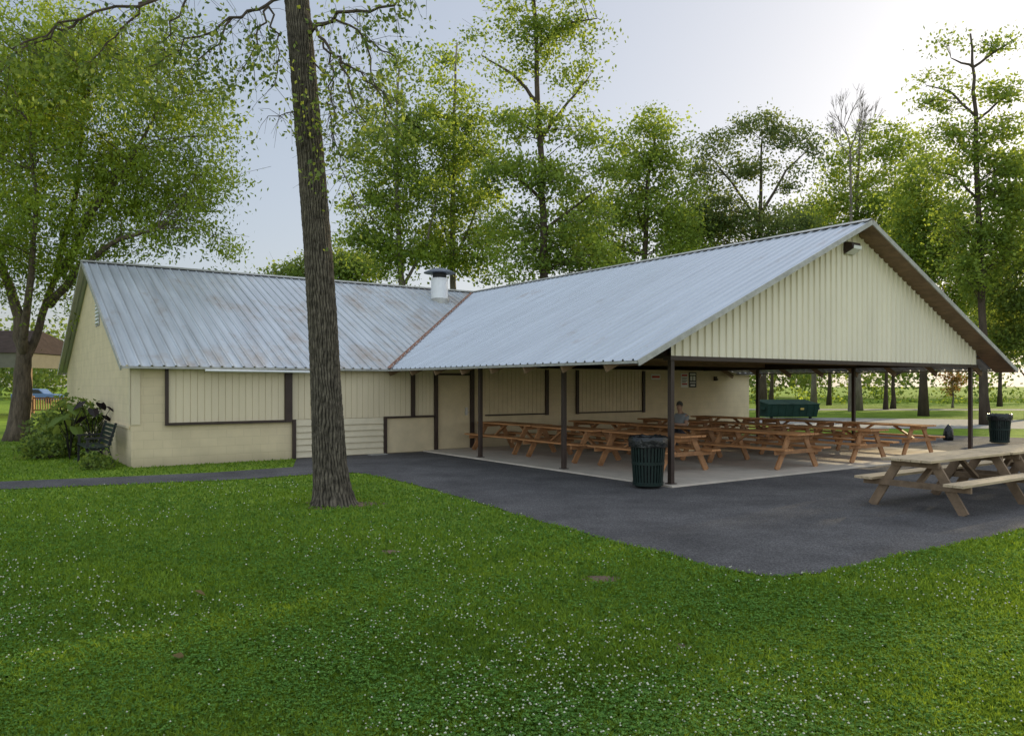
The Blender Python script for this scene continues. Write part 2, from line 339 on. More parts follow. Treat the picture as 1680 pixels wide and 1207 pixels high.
wr=wl.build('wing_roof',M['roof_w'],B); wr['label']='stained older ribbed metal roof over the closed wing'
def sub(name,m,fn,parent=B,**k):
    mb=MB(); fn(mb); return mb.build(name,m,parent,**k)
sub('ridge_cap',M['galv'],lambda mb:mb.add([(RV-.16,-.57,RZ+.05-.16*SL),(RV,-.57,RZ+.05),(RV+.16,-.57,RZ+.05-.16*SL),(RV-.16,RU,RZ+.05-.16*SL),(RV,RU,RZ+.05),(RV+.16,RU,RZ+.05-.16*SL)],[(0,1,4,3),(1,2,5,4)]),pr)
sub('ridge_cap',M['galv'],lambda mb:mb.add([(V0-.02,RU-.16,RZ+.054-.16*SL),(V0-.02,RU,RZ+.054),(V0-.02,RU+.16,RZ+.054-.16*SL),(VE,RU-.16,RZ+.054-.16*SL),(VE,RU,RZ+.054),(VE,RU+.16,RZ+.054-.16*SL)],[(0,1,4,3),(1,2,5,4)]),wr)
def val(mb):
    a=Vector((EV,EU,EZ)); b=Vector((RV,RU,RZ)); off=.09
    mb.add([a+Vector((-off,0,.04)),b+Vector((-off,0,.04)),b+Vector((0,0,.02)),a+Vector((0,0,.02)),a+Vector((0,-off,.04)),b+Vector((0,-off,.04))],[(0,1,2,3),(3,2,5,4)])
sub('valley_flashing',M['rust'],val,wr)
for sgn in (-1,1):
    MB().bar((RV+sgn*.012,-.57,RZ-.045),(RV+sgn*(RV-EV+.02),-.57,EZ-.045),.03,.10).build('barge_board',M['galv'],B)
    for vv in (V0,VE): MB().bar((vv,RU+sgn*.012,RZ-.04),(vv,RU+sgn*(RU-EU+.02),EZ-.04),.03,.11).build('barge_board',M['galv'],B)
    e=RV+sgn*(RV-EV-.03)
    MB().add([(RV,-.55,RZ-.09),(e,-.55,EZ-.08),(e,-.02,EZ-.08),(RV,-.02,RZ-.09)],[(0,1,2,3)]).build('soffit',M['timber'],B)
for a in ((EV-.01,EV+.02,-.55,EU),(V0,EV,EU-.01,EU+.02),(EVR-.02,EVR+.01,-.55,EU),(EVR,VE,EU-.01,EU+.02),(V0,VE,BU-.02,BU+.01)):
    MB().box(*a,EZ-.05,EZ-.005).build('eave_trim',M['galv'],B)
u=.32
while u<8.9:
    for sgn in (-1,1): MB().bar((RV+sgn*.04,u,RZ-.14),(RV+sgn*(RV-EV-.05),u,EZ-.12),.05,.13).build('rafter',M['timber'],B)
    u+=1.22
sub('roof_batten',M['timber'],lambda mb:[mb.box(v-.04,v+.04,-.5,9.0,rz_p(v)-.075,rz_p(v)-.03) for v in np.arange(EV+.5,EVR,.9)])
def gab(mb):
    pts=ribs(-.06,11.36,.2,.035); zb=2.37
    for i,(s,h) in enumerate(pts):
        mb.v.append((s,-.06-h,zb)); mb.v.append((s,-.06-h,rz_p(s)-.06))
    for i in range(len(pts)-1): mb.f.append((2*i,2*i+2,2*i+3,2*i+1))
g=sub('gable_siding',M['gable'],gab)
sub('gable_beam',M['brown'],lambda mb:(mb.box(-.1,11.4,-.09,.1,2.29,2.366)))
for v in (0,11.17): MB().box(v-.06,v+.06,.1,9.04,2.33,2.53).build('eave_beam',M['brown'],B)
for u in (3.2,6.45): MB().box(.07,11.1,u-.04,u+.04,2.40,2.54).build('tie_beam',M['timber'],B)
for v,us in ((0,(0,3.11,6.43)),(11.17,(0,3.31,6.75))):
    for u in us: MB().box(v-.045,v+.045,u-.045,u+.045,.045,2.34).box(v-.08,v+.08,u-.08,u+.08,.045,.06).build('post',M['brown'],B,bevel=.006)
fw=MB().box(-7.5,13.63,UW,UW+.15,-.05,2.34).build('front_wall',M['block'],B)
def gw(v0,v1):
    def f(mb):
        y0=UW+.152; y1=BU-.34
        p=[(y0,-.05),(y1,-.05),(y1,rz_w(y1)-.05),(RU,RZ-.05),(y0,rz_w(y0)-.05)]
        vs=[(v0,a,b) for a,b in p]+[(v1,a,b) for a,b in p]
        mb.add(vs,[(0,1,2,3,4),(9,8,7,6,5)]+[(i,(i+1)%5+0,(i+1)%5+5,i+5) for i in range(5)])
    return f
sub('end_wall',M['block'],gw(-7.5,-7.35)); sub('end_wall',M['block'],gw(13.48,13.63))
sub('back_wall',M['block'],lambda mb:mb.box(-7.34,13.47,BU-.5,BU-.36,-.05,2.34))
sub('corner_board',M['cream_lt'],lambda mb:(mb.box(-7.53,-7.32,UW-.02,UW-.003,.95,2.3),mb.box(-7.53,-7.503,UW-.02,UW+.12,.95,2.3)))
sub('ledge',M['cream'],lambda mb:mb.box(-7.53,-7.503,UW+.12,BU-.5,.86,.92))
lou=MB()
for k in range(8): lou.bar((-7.52,RU-1.6,3.55+k*.1),(-7.52,RU-1.05,3.55+k*.1),.05,.06,(.4,0,1))
lv=lou.build('louvre_vent',M['white'],B); MB().box(-7.515,-7.503,RU-1.68,RU-.97,3.46,4.36).build('vent_back',M['steel'],lv)
def panel(name,px0,px1,z0,z1,m,t=.025,groove=None,axis='v',parent=B):
    v0,v1=wv(px0),wv(px1); mb=MB()
    if groove is None: mb.box(v0,v1,UW-t,UW-.002,z0,z1)
    elif axis=='v':
        k=max(1,round((v1-v0)/groove)); w=(v1-v0)/k
        mb.box(v0,v1,UW-t*.5,UW-.002,z0,z1)
        for i in range(k): mb.box(v0+i*w+.007,v0+(i+1)*w-.007,UW-t,UW-t*.5-.001,z0+.001,z1-.001)
    else:
        k=max(1,round((z1-z0)/groove)); w=(z1-z0)/k
        for i in range(k):
            a=z0+i*w; mb.add([(v0,UW-t-.03,a),(v1,UW-t-.03,a),(v1,UW-t+.002,a+w-.004),(v0,UW-t+.002,a+w-.004),(v0,UW-.002,a),(v1,UW-.002,a)],[(0,1,2,3),(4,5,1,0)])
    return mb.build(name,m,parent)
ZT=2.3
def fbar(parent,px0,px1,z0,z1,nm='frame'): return MB().box(wv(px0),wv(px1),UW-.085,UW-.028,z0,z1).build(nm,M['brown'],parent)
s1=panel('serving_shutter',276,466,.98,ZT,M['cream_lt'],groove=.16,t=.028)
fbar(s1,270,275.5,.92,ZT); fbar(s1,466.5,478,.92,ZT); fbar(s1,276,466,.92,.979)
s2=panel('serving_shutter',478.5,673,.98,ZT,M['cream_lt'],groove=.16,t=.028); fbar(s2,673.5,679,.98,ZT)
lp=panel('lap_siding',485,628,.03,.975,M['lap'],groove=.15,axis='h')
fbar(lp,478.5,484,.0,.979); fbar(lp,628.5,633,.0,1.0); fbar(lp,633.5,711,.95,1.0)
panel('access_panel',634,710.5,.03,.94,M['cream'])
panel('wall_panel',679.5,710.5,1.01,ZT,M['cream_lt'],groove=.13)
dr=panel('door',717,769.5,.06,2.1,M['cream'],t=.03)
fbar(dr,711.5,716.5,.05,ZT,'door_frame'); fbar(dr,770,776,.05,ZT,'door_frame'); fbar(dr,717,769.5,2.105,2.16,'door_frame')
hv=wv(764); MB().box(hv-.04,hv+.04,UW-.05,UW-.031,.98,1.2).bar((hv-.08,UW-.08,1.06),(hv+.05,UW-.08,1.06),.025,.025).bar((hv+.03,UW-.03,1.06),(hv+.03,UW-.08,1.06),.02,.02).build('handle',M['steel'],dr)
s3=panel('serving_shutter',795,893,.98,ZT,M['cream'],groove=.16); fbar(s3,893.5,898,.92,ZT); fbar(s3,795,893,.94,.979)
s4=panel('serving_shutter',948,1052,.98,ZT,M['cream'],groove=.16); fbar(s4,943.5,947.5,.92,ZT); fbar(s4,1052.5,1056,.92,ZT); fbar(s4,948,1052,.94,.979)
v=wv(1172); MB().box(v-.05,v+.05,UW-.1,UW-.002,1.98,2.14).box(v-.03,v+.03,UW-.16,UW-.101,2.0,2.06).build('light_fixture',M['brown'],B,bevel=.008)  # small unlit light fixture high on the wall under the shelter
MB().box(wv(600),wv(628),UW-.32,UW-.1,.0,.03).build('threshold_plate',M['galv'],B)
MB().tube([(wv(330),EU-.05,2.17),(wv(430),EU-.055,2.163),(wv(505),EU-.06,2.155)],[.026]*3,8).build('drain_pipe',M['white'],B)
def hit(px,py):
    for s in np.arange(15,45,.01):
        p=at(px,py,s); q=p-P0; v=q.dot(D2); u=q.dot(D1)
        if u<RU+.3 and p.z<=rz_w(u): return v,u,p.z
    return 1,15,5
cv,cu,cz=hit(721,492)
ch=MB().lathe([(.30,cz-.4),(.30,cz+.72),(.31,cz+.74),(.30,cz+.78),(.01,cz+.78)],28,(cv,cu)).build('chimney',M['white'],B,smooth=False)
MB().lathe([(.36,cz-.25),(.36,cz+.02),(.302,cz+.06)],28,(cv,cu)).build('chimney_base',M['galv'],ch)
MB().lathe([(.25,cz+.781),(.25,cz+.98)],28,(cv,cu)).build('chimney_grille',M['black'],ch)
MB().lathe([(.01,cz+.96),(.56,cz+.96),(.56,cz+.985),(.30,cz+1.10),(.01,cz+1.16)],28,(cv,cu)).build('chimney_cap',M['cap'],ch)
lf=MB(); v=RV-.12; lf.add([(v-.2,-.10,4.72),(v+.2,-.10,4.72),(v+.2,-.10,4.98),(v-.2,-.10,4.98),(v-.17,-.3,4.82),(v+.17,-.3,4.82),(v+.17,-.26,4.95),(v-.17,-.26,4.95)],[(0,1,2,3),(7,6,5,4),(0,4,5,1),(1,5,6,2),(2,6,7,3),(3,7,4,0)])
fl=lf.build('wall_light',M['brown'],B,bevel=.01)
q=MB(); q.add([(v-.17,-.11,4.712),(v+.17,-.11,4.712),(v+.15,-.305,4.81),(v-.15,-.305,4.81),(v-.15,-.312,4.88),(v+.15,-.312,4.88)],[(0,1,2,3),(3,2,5,4)]); q.build('lens',M['paper'],fl)
def sign(px0,px1,py0,py1,m,label,marks):
    v0,v1=wv(px0),wv(px1); z1=wz(px0,py0); z0=wz(px0,py1); c=L(v0,UW,z0)
    e=empty('wall_sign',c,ROTB,label,'sign'); w=v1-v0; h=z1-z0
    MB().box(0,w,-.015,-.003,0,h).build('board',m,e)
    for (a,b_,c_,d,mm) in marks: MB().box(a*w,b_*w,-.019,-.0155,c_*h,d*h).build('marking',M[mm],e)
sign(1117,1128,612,635,M['paper'],'white notice sign with red heading on cream wall, left of the black sign',[(.1,.9,.8,.93,'signred'),(.12,.88,.66,.7,'signblack'),(.12,.8,.56,.6,'signblack'),(.12,.88,.46,.5,'signblack'),(.12,.7,.36,.4,'signblack'),(.12,.88,.2,.3,'signred')])
sign(1130,1142,610,635,M['signblack'],'black sign with white blocks on cream wall, right of the white notice',[(.12,.88,.82,.93,'paper'),(.15,.45,.45,.75,'paper'),(.55,.85,.45,.75,'paper'),(.12,.88,.3,.36,'paper'),(.2,.8,.1,.2,'paper')])
sign(1068,1083,613,622,M['paper'],'small low white plate with red strip on wall above the tables',[(.08,.92,.3,.7,'signred')])
# ---------------------------------------------------------------- picnic tables
def make_table(name,label,mtop,mleg,group):
    t=empty(name,(0,0,0),0,label,'picnic table',group)
    tp=MB()
    for i in range(5):
        y=-.36+i*.147; j=random.uniform(-.012,.012); tp.box(-1.22+j,1.22+j,y,y+.138,.722,.76)
    tp.build('tabletop',mtop,t,bevel=.004)
    for s in (-1,1):
        sb=MB()
        for k in range(2):
            y=s*.66-.14+k*.142; sb.box(-1.22+random.uniform(-.01,.01),1.22,y,y+.136,.415,.453)
        sb.build('bench_seat',mtop,t,bevel=.004)
    for sx in (-1,1):
        x=sx*.93
        for sy in (-1,1): MB().bar((x,sy*.25,.715),(x,sy*.68,.0),.13,.04,(1,0,0)).build('leg',mleg,t)
        MB().box(x+sx*.023,x+sx*.062,-.79,.79,.325,.413).build('seat_support',mleg,t)
        MB().box(x+sx*.023,x+sx*.062,-.35,.35,.632,.72).build('top_cleat',mleg,t)
        MB().bar((x-sx*.04,0,.36),(sx*.3,0,.715),.09,.04,(0,0,1)).build('brace',mleg,t)
    return t
proto=make_table('picnic_table','',M['wood'],M['wood_leg'],'brown picnic tables under the pavilion roof')
rows=[(1.65,.95,'in the row beside the lawn side posts'),(4.2,.05,'in the second row from the lawn'),(6.9,.0,'in the third row from the lawn'),(9.7,.35,'in the row along the far side posts')]
posn=['nearest','middle','wall end']
first=True
for v,u0,rn in rows:
    for k in range(3):
        uu=6.5 if (k==2 and u0+2.62*k+2.44>8.9) else u0+2.62*k
        loc=L(v+random.uniform(-.06,.06),uu+1.22,.045); rz=ROTB+math.pi/2+R(random.uniform(-2,2)); lb=posn[k]+' brown picnic table '+rn
        if first: proto.location=loc; proto.rotation_euler=(0,0,rz); proto['label']=lb; first=False
        else: dup(proto,loc,rz,lb)
ot=make_table('picnic_table','weathered pale picnic table on the asphalt in front of pavilion, left one of the pair',M['wood_old'],M['wood_leg_old'],'weathered picnic tables on the asphalt')
ot.location=L(1.85,-4.0,.012); ot.rotation_euler=(0,0,ROTB)
dup(ot,L(4.35,-4.02,.012),ROTB,'weathered pale picnic table at the right edge, end to end with the left one')
# ---------------------------------------------------------------- trash cans
def make_can():
    t=empty('trash_can',(0,0,0),0,'','trash can','green slatted trash cans with black liners')
    mb=MB(); n=30
    for k in range(n):
        a=2*math.pi*k/n; c,s=math.cos(a),math.sin(a)
        mb.bar((.255*c,.255*s,.05),(.31*c,.31*s,.86),.035,.01,(c,s,0))
    mb.build('slat_shell',M['green_steel'],t)
    for pf in ([(.262,.05),(.272,.05),(.276,.11),(.264,.11)],[(.283,.42),(.292,.42),(.295,.47),(.283,.47)],[(.30,.84),(.33,.85),(.335,.875),(.32,.89),(.30,.88)]):
        MB().lathe(pf,30).build('band',M['green_steel'],t)
    mb=MB().lathe([(.01,.03),(.23,.03),(.245,.06),(.285,.8),(.30,.9)],26)
    n0=len(mb.v)
    mb.lathe([(.27,.55),(.30,.895),(.315,.93),(.345,.90),(.352,.84),(.348,.78),(.344,.735)],40)
    for i in range(n0,len(mb.v)):
        x,y,z=mb.v[i]; r=1+random.uniform(-.02,.03); mb.v[i]=(x*r,y*r,z+random.uniform(-.012,.012))
    mb.build('liner',M['black_bag'],t,smooth=True)
    return t
can=make_can(); can.location=gp(1063,799,.012); can['label']='dark green slatted trash can with black liner beside the corner post'
dup(can,gp(1640,727,.012),.7,'dark green trash can farther off beyond the pavilion at right edge')
mb=MB().lathe([(.01,0),(.13,.0),(.155,.1),(.15,.26),(.12,.38),(.07,.46),(.05,.5),(.01,.54)],14)
for i,(x,y,z) in enumerate(mb.v): r=1+.13*math.sin(5*math.atan2(y,x)+z*9); mb.v[i]=(x*r,y*r,z)
o=mb.build('trash_bag',M['black_bag'],smooth=True); o.location=gp(1556,722); props(o,'small tied black bag standing on the ground left of far trash can','bag')
d=empty('dumpster',(gp(1291,686).x,gp(1291,686).y,0),R(8),'green steel dumpster with sloping lids and yellow sticker beyond pavilion','dumpster')
mb=MB(); mb.add([(-1.4,-.6,.12),(1.4,-.6,.12),(1.4,.6,.12),(-1.4,.6,.12),(-1.45,-.8,.76),(1.45,-.8,.76),(1.45,.8,.95),(-1.45,.8,.95)],[(3,2,1,0),(4,5,6,7),(0,1,5,4),(1,2,6,5),(2,3,7,6),(3,0,4,7)])
for x in np.arange(-1.2,1.3,.4): mb.bar((x,-.63,.14),(x,-.8,.74),.06,.05)
mb.build('body',M['dump'],d,bevel=.01)
for s in (-1,1):
    q=MB(); x0,x1=(-1.47,-.02) if s<0 else (.02,1.47); q.add([(x0,-.84,.77),(x1,-.84,.77),(x1,.84,.97),(x0,.84,.97),(x0,-.84,.81),(x1,-.84,.81),(x1,.84,1.02),(x0,.84,1.02)],[(3,2,1,0),(4,5,6,7),(0,1,5,4),(1,2,6,5),(2,3,7,6),(3,0,4,7)]); q.build('lid',M['dump'],d)
for a,b in ((-1.62,-1.46),(1.46,1.62)): MB().box(a,b,-.5,.1,.5,.64).build('fork_pocket',M['dump'],d)
MB().box(.35,.55,-.83,-.81,.5,.6).build('sticker',M['yellow'],d)
for x in (-1.1,1.1): MB().tube([(x-.04,-.45,.1),(x+.04,-.45,.1)],[.1,.1],12).build('wheel',M['black'],d)
# ---------------------------------------------------------------- bench by the end wall
def make_bench(label):
    t=empty('park_bench',(0,0,0),0,label,'bench')
    mb=MB()
    for k in range(4): mb.box(-.85,.85,-.28+k*.115,-.28+k*.115+.095,.43,.455)
    mb.build('seat',M['green_steel'],t,bevel=.004)
    mb=MB()
    for k in range(5): z=.52+k*.095; y=.2+(z-.45)*.25; mb.bar((-.85,y,z),(.85,y,z),.02,.075)
    mb.build('backrest',M['green_steel'],t)
    for s in (-1,1):
        x=s*.76; MB().bar((x,-.26,0),(x,-.24,.64),.05,.05).bar((x,.28,0),(x,.16,.43),.05,.05).bar((x,.17,.43),(x,.33,.98),.05,.05).bar((x,-.28,.40),(x,.2,.40),.05,.05).bar((x,-.3,.645),(x,.24,.66),.06,.04).build('leg',M['black'],t)
    return t
b1=make_bench('dark slatted park bench against the cream end wall among leafy plants'); b1.location=L(-8.05,10.4); b1.rotation_euler=(0,0,ROTB-math.pi/2)
# ---------------------------------------------------------------- trees
def tree(name,label,Y,stems,blobs,w0,nclump,nleaf,leaf,cr,lm,bark,cat='tree',group=None,nb=None,droop=0,flat=.6,bw=.006,sw=.38,lw=.6):
    nclump=int(nclump*1.36); nleaf=int(nleaf*1.36); leaf*=.89
    bx=(stems[0][0][0]-CX)/F*Y; base=Vector((bx,Y,0)); root=empty(name,base,0,label,cat,group)
    tr=MB(); spts=[]
    for si,st in enumerate(stems):
        pts=[]
        for i,p in enumerate(st):
            q=at(p[0],p[1],Y+(p[2] if len(p)>2 else 0)); 
            if si==0 and i==0: q=Vector((bx,Y,-.05))
            pts.append(q)
        fp=[]
        for i in range(len(pts)-1):
            for j in range(4): fp.append(pts[i].lerp(pts[i+1],j/4)+Vector((random.uniform(-1,1),random.uniform(-1,1),0))*.05*(1 if (i+j) else 0))
        fp.append(pts[-1]); n=len(fp); w=w0*(1 if si==0 else sw)/F*Y/2
        rad=[w*(1-.85*i/(n-1))+.012 for i in range(n)]
        if si==0: rad[0]*=1.5; rad[1]*=1.08
        tr.tube(fp,rad,10 if si==0 else 7); spts+=[(p,r) for p,r in zip(fp,rad)]
    area=np.array([b[2]*b[3]*(b[4] if len(b)>4 else 1) for b in blobs],float); area/=area.sum()
    cc=[]; ids=rng.choice(len(blobs),nclump,p=area)
    for i in ids:
        b=blobs[i]; d=rng.normal(size=3); d/=np.linalg.norm(d); d*=rng.random()**.38*1.12
        cc.append(at(b[0]+b[2]*d[0],b[1]+b[3]*d[2],Y+d[1]*.9*(b[2]+b[3])/2/F*Y))
    if nb is None: nb=min(len(cc),60)
    for c in cc[:nb]:
        best=None;bd=1e9
        for p,r in spts:
            if p.z<c.z+.2:
                dd=(p-c).length+ .35*abs((c.z-p.z)-(Vector((p.x,p.y,0))-Vector((c.x,c.y,0))).length*.7)
                if dd<bd: bd=dd;best=(p,r)
        if best is None: best=spts[-1]
        p,r=best; ln=(p-c).length
        if ln<.2: continue
        m1=p.lerp(c,.35)+Vector((random.uniform(-.08,.08)*ln,random.uniform(-.08,.08)*ln,.07*ln)); m2=p.lerp(c,.7)+Vector((random.uniform(-.06,.06)*ln,random.uniform(-.06,.06)*ln,.07*ln))
        rr=min(r*.6,.012+bw*ln); tr.tube([p,m1,m2,c],[rr,rr*.75,rr*.5,.006],5,False)
        for _ in range(3):
            e=c+Vector((random.gauss(0,1),random.gauss(0,1),random.gauss(0,.6)))*cr*.9; tr.tube([m2,m2.lerp(e,.55)+Vector((0,0,.05)),e],[rr*.4,rr*.28,.005],4,False)
    tr.build('trunk',bark,root,smooth=True,off=base)
    C=np.repeat(np.array([tuple(c) for c in cc]),nleaf,axis=0); k=np.repeat(.5+.8*rng.random(nclump),nleaf)[:,None]
    dd=rng.normal(size=C.shape)*cr*.64*k*np.array([1,1,flat]); 
    if droop: dd[:,2]-=droop*np.abs(rng.normal(size=len(C)))*cr
    C=C+dd
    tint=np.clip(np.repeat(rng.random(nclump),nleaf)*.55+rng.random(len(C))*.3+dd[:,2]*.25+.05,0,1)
    V=leafverts(C,leaf,droop=droop*1.5,w=lw)-np.array(tuple(base))
    npmesh('crown',V,4,lm,tint,root)
    return root
tree('willow_tree','large feathery light green tree with several stems beside the left end wall',26,
  [[(30,722),(34,640),(38,585),(30,520),(0,420),(-20,300)],[(36,610,0),(62,540,.3),(90,450,.6),(120,340,.5),(140,200,0),(150,100,0)],[(38,590,0),(48,480,-1),(60,360,-1.5),(50,200,-1.5)],[(100,450,.4),(150,350,-.5),(210,270,-1),(260,180,-1)],[(80,500,0),(140,430,-.8),(200,390,-1.2),(260,375,-1.4)]],
  [(140,150,170,110),(40,290,150,150),(265,240,110,115),(300,350,80,42,.8),(200,60,130,60,.7),(30,80,140,110),(400,395,60,20,.5),(335,290,50,50),(70,430,100,60,.8),(-90,250,140,220),(190,330,110,90),(340,190,35,60,.7),(120,470,60,40,.5),(300,130,40,40,.5)],
  32,560,110,.15,.62,M['leafL'],M['bark'],nb=170,droop=.55,sw=.42,lw=.42)
tree('leafy_tree','loose bright green tree rising behind the wing roof, left of the chimney',42,[[(660,676),(662,500),(655,400),(650,250),(655,110)],[(660,470,0),(700,400,0),(720,300,0)],[(658,440,0),(620,370,0),(590,330,0)]],
  [(650,140,38,60,.6),(640,230,60,60,.8),(600,265,35,35,.5),(610,350,50,45,.8),(670,320,60,60),(585,400,30,35,.6),(650,415,60,40),(700,250,50,60,.8)],14,125,75,.22,.85,M['leafA'],M['bark_grey'])
tree('leafy_tree','bright green tree directly behind the chimney with upright crown',44,[[(745,674),(745,500),(742,350),(745,200),(750,70)],[(745,430,0),(780,350,0),(800,280,0)],[(745,420,0),(715,340,0)]],
  [(735,95,35,35,.6),(750,160,50,50,.8),(730,240,60,60),(785,250,45,60,.8),(750,340,70,60),(800,350,40,60),(720,410,60,45),(790,420,50,40)],13,140,75,.22,.85,M['leafA'],M['bark_grey'])
tree('tall_tree','tallest ragged green tree with dark straight trunk behind the roof centre',38,[[(893,693),(893,480),(890,350),(884,180),(876,0),(870,-120)],[(886,230,0),(930,170,0),(970,120,0)],[(884,170,0),(840,120,0),(790,90,0)],[(890,380,0),(940,340,0),(985,310,0)],[(890,330,0),(850,290,0),(810,270,0)],[(880,80,0),(920,40,0),(980,30,0)]],
  [(850,30,55,35,.7),(930,50,55,25,.7),(975,55,25,12,.6),(825,125,40,30,.6),(780,70,25,20,.4),(945,130,45,25,.8),(870,90,35,30,.5),(865,205,65,30),(945,215,50,30),(840,285,55,35),(920,300,55,35),(985,290,25,25),(850,370,60,40),(950,370,60,40),(880,430,70,35),(980,420,40,40),(900,-40,60,50)],16,240,60,.2,.75,M['leafA'],M['bark_far'],nb=150)
tree('leafy_tree','rounded mid green tree behind the pavilion roof, right of the tallest tree',48,[[(1055,680),(1058,420),(1062,300),(1080,200)],[(1058,380,0),(1030,300,0)]],
  [(1082,205,38,28,.8),(1040,255,45,40,.8),(1095,265,35,40,.8),(1020,330,45,45),(1080,340,60,50),(1010,400,50,45),(1110,390,40,45),(1130,330,20,30,.5),(960,380,40,50)],12,165,70,.23,.9,M['leafA'],M['bark_far'])
tree('oak_tree','dark spreading oak behind the roof with sky gaps between its limbs',52,[[(1250,676),(1250,450),(1248,340),(1250,230)],[(1249,370,0),(1200,300,0),(1160,250,0)],[(1249,350,0),(1290,280,0),(1330,240,0)]],
  [(1240,205,40,18),(1285,222,45,18),(1180,235,40,20,.8),(1330,240,28,18,.7),(1155,280,30,25,.8),(1230,270,45,20),(1290,290,40,18,.6),(1180,335,50,35),(1240,370,60,35),(1150,385,40,40),(1300,375,45,30)],13,140,75,.23,.9,M['leafD'],M['bark_far'])
tree('leafy_tree','hazy light green tree beside the bare dead one at upper right',56,[[(1407,674),(1407,450),(1405,330),(1410,220)],[(1406,330,0),(1450,270,0)]],
  [(1385,255,38,30,.8),(1440,225,42,24,.8),(1480,255,30,36,.8),(1400,320,50,40),(1460,330,50,45),(1370,370,45,35),(1430,390,50,30),(1480,400,50,40)],12,150,75,.25,1.0,M['leafA'],M['bark_grey'])
tree('leafy_tree','dense mid green tree behind the gable peak, left of the tall sparse tree',46,[[(1515,680),(1515,450),(1518,300)],[(1516,420,0),(1550,340,0)]],
  [(1520,290,40,40,.8),(1500,345,45,45),(1550,370,45,50),(1490,400,40,30),(1540,440,50,50),(1590,470,40,50),(1525,250,25,30,.6)],12,150,75,.22,.95,M['leafA'],M['bark_far'])
tree('tall_tree','tall sparse tree with bare straight trunk at the right edge',36,[[(1617,697),(1612,500),(1604,300),(1598,150),(1592,55)],[(1605,330,0),(1570,290,0),(1530,280,0)],[(1600,200,0),(1640,165,0),(1675,150,0)],[(1600,190,0),(1560,150,0),(1520,140,0)],[(1597,110,0),(1560,95,0)],[(1597,110,0),(1640,80,0),(1670,60,0)],[(1608,420,0),(1650,370,0)]],
  [(1550,70,30,7,.5),(1635,70,35,10,.6),(1530,125,35,9,.6),(1570,135,30,12,.6),(1645,150,40,14,.8),(1540,170,35,12,.7),(1640,215,45,20),(1560,215,35,16,.8),(1665,275,30,25),(1560,280,35,25,.9),(1630,320,45,30),(1575,370,40,35),(1650,400,45,40),(1670,340,30,40),(1600,450,45,40),(1640,260,30,20,.7),(1590,240,25,30,.6)],13,200,45,.19,.65,M['leafA'],M['bark_far'],nb=150,flat=.6,sw=.3)
tree('leafy_tree','dense green tree filling the right edge below the tall sparse one',42,[[(1690,686),(1690,450),(1685,350)]],
  [(1690,300,60,60),(1680,400,60,50),(1640,470,50,50),(1700,500,60,60),(1650,550,50,40)],11,140,80,.22,1.0,M['leafB'],M['bark_far'])
tree('leafy_tree','low dark tree seen under the right eave beyond the lot',60,[[(1465,670),(1465,600),(1460,520)]],[(1440,545,60,35),(1500,545,60,35),(1560,550,50,35),(1620,555,50,30)],7,80,70,.3,1.2,M['leafB'],M['bark_far'])
tree('leafy_tree','broad hazy tree filling the gap between the oak and the dead tree',66,[[(1335,666),(1335,500),(1335,330)]],[(1330,345,40,20,.6),(1325,380,50,35),(1120,400,40,50,.8),(1370,410,50,30)],8,80,75,.3,1.2,M['leafB'],M['bark_grey'])
tree('leafy_tree','pale distant tree left of the leaning foreground trunk above wing roof',75,[[(500,662),(500,560),(500,450)]],[(480,450,35,14),(540,435,40,22),(590,440,35,25)],8,80,60,.35,1.2,M['leafB'],M['bark_grey'])
for i,(px,lb,Yy) in enumerate([(1453,'slim dark trunk with high crown beyond the lot, left of a pair',58),(1360,'slim tree beyond the lot between the far pavilion posts',70),(1640,'slim tree beyond the lot near the right edge',66),(1265,'slim tree seen through the shelter above the dumpster',75)]):
    tree('slim_tree',lb,Yy,[[(px,665),(px+2,560),(px,470)]],[(px,470,45,40),(px+20,520,40,35),(px-25,530,35,30)],6,55,70,.32,1.2,M['leafA'],M['bark_far'],nb=14)
# unseen trees added past the right edge so their crowns dapple the low sun
tree('leafy_tree','added unseen broad tree outside the right edge, dappling the low sun',32.5,[[(1862,704),(1862,500),(1865,330)],[(1862,520,0),(1920,400,0)],[(1862,480,0),(1810,380,0)]],[(1860,330,90,120),(1840,420,90,80),(1880,250,80,80)],20,90,60,.26,1.1,M['leafA'],M['bark'])
tree('leafy_tree','added unseen spreading tree outside the right edge, breaking up the low sun',27.5,[[(2440,717),(2435,500),(2440,330)],[(2437,500,0),(2510,380,0)],[(2437,470,0),(2360,370,0)]],[(2440,250,150,130),(2390,380,130,90),(2520,330,120,110)],26,110,60,.26,1.1,M['leafA'],M['bark'])
tree('leafy_tree','added unseen tree farther right beside the second one, breaking up the low sun',22,[[(3000,738),(3000,500),(3010,300)],[(3000,500,0),(2920,380,0)]],[(3000,200,180,170),(2920,330,150,110)],30,100,60,.26,1.1,M['leafB'],M['bark'])
base=Vector(((1395-CX)/F*54,54,0)); dt=empty('dead_tree',base,0,'bare grey dead tree with fine upright twigs above the hazy tree','tree')
mb=MB()
def grow(p,d,ln,r,dep):
    q=p+d*ln; m=p.lerp(q,.5)+Vector((random.gauss(0,.04),random.gauss(0,.04),0))*ln
    mb.tube([p,m,q],[r,r*.8,r*.55],5,False)
    if dep==0: return
    for _ in range(3 if dep>1 else 4):
        e=(d+Vector((random.gauss(0,.32),random.gauss(0,.3),random.uniform(0,.35)))).normalized(); grow(p.lerp(q,random.uniform(.5,1)),e,ln*random.uniform(.6,.85),max(.010,r*.55),dep-1)
top=at(1395,245,54); mb.tube([base,base.lerp(top,.5)+Vector((.1,0,0)),top],[.17,.12,.07],8)
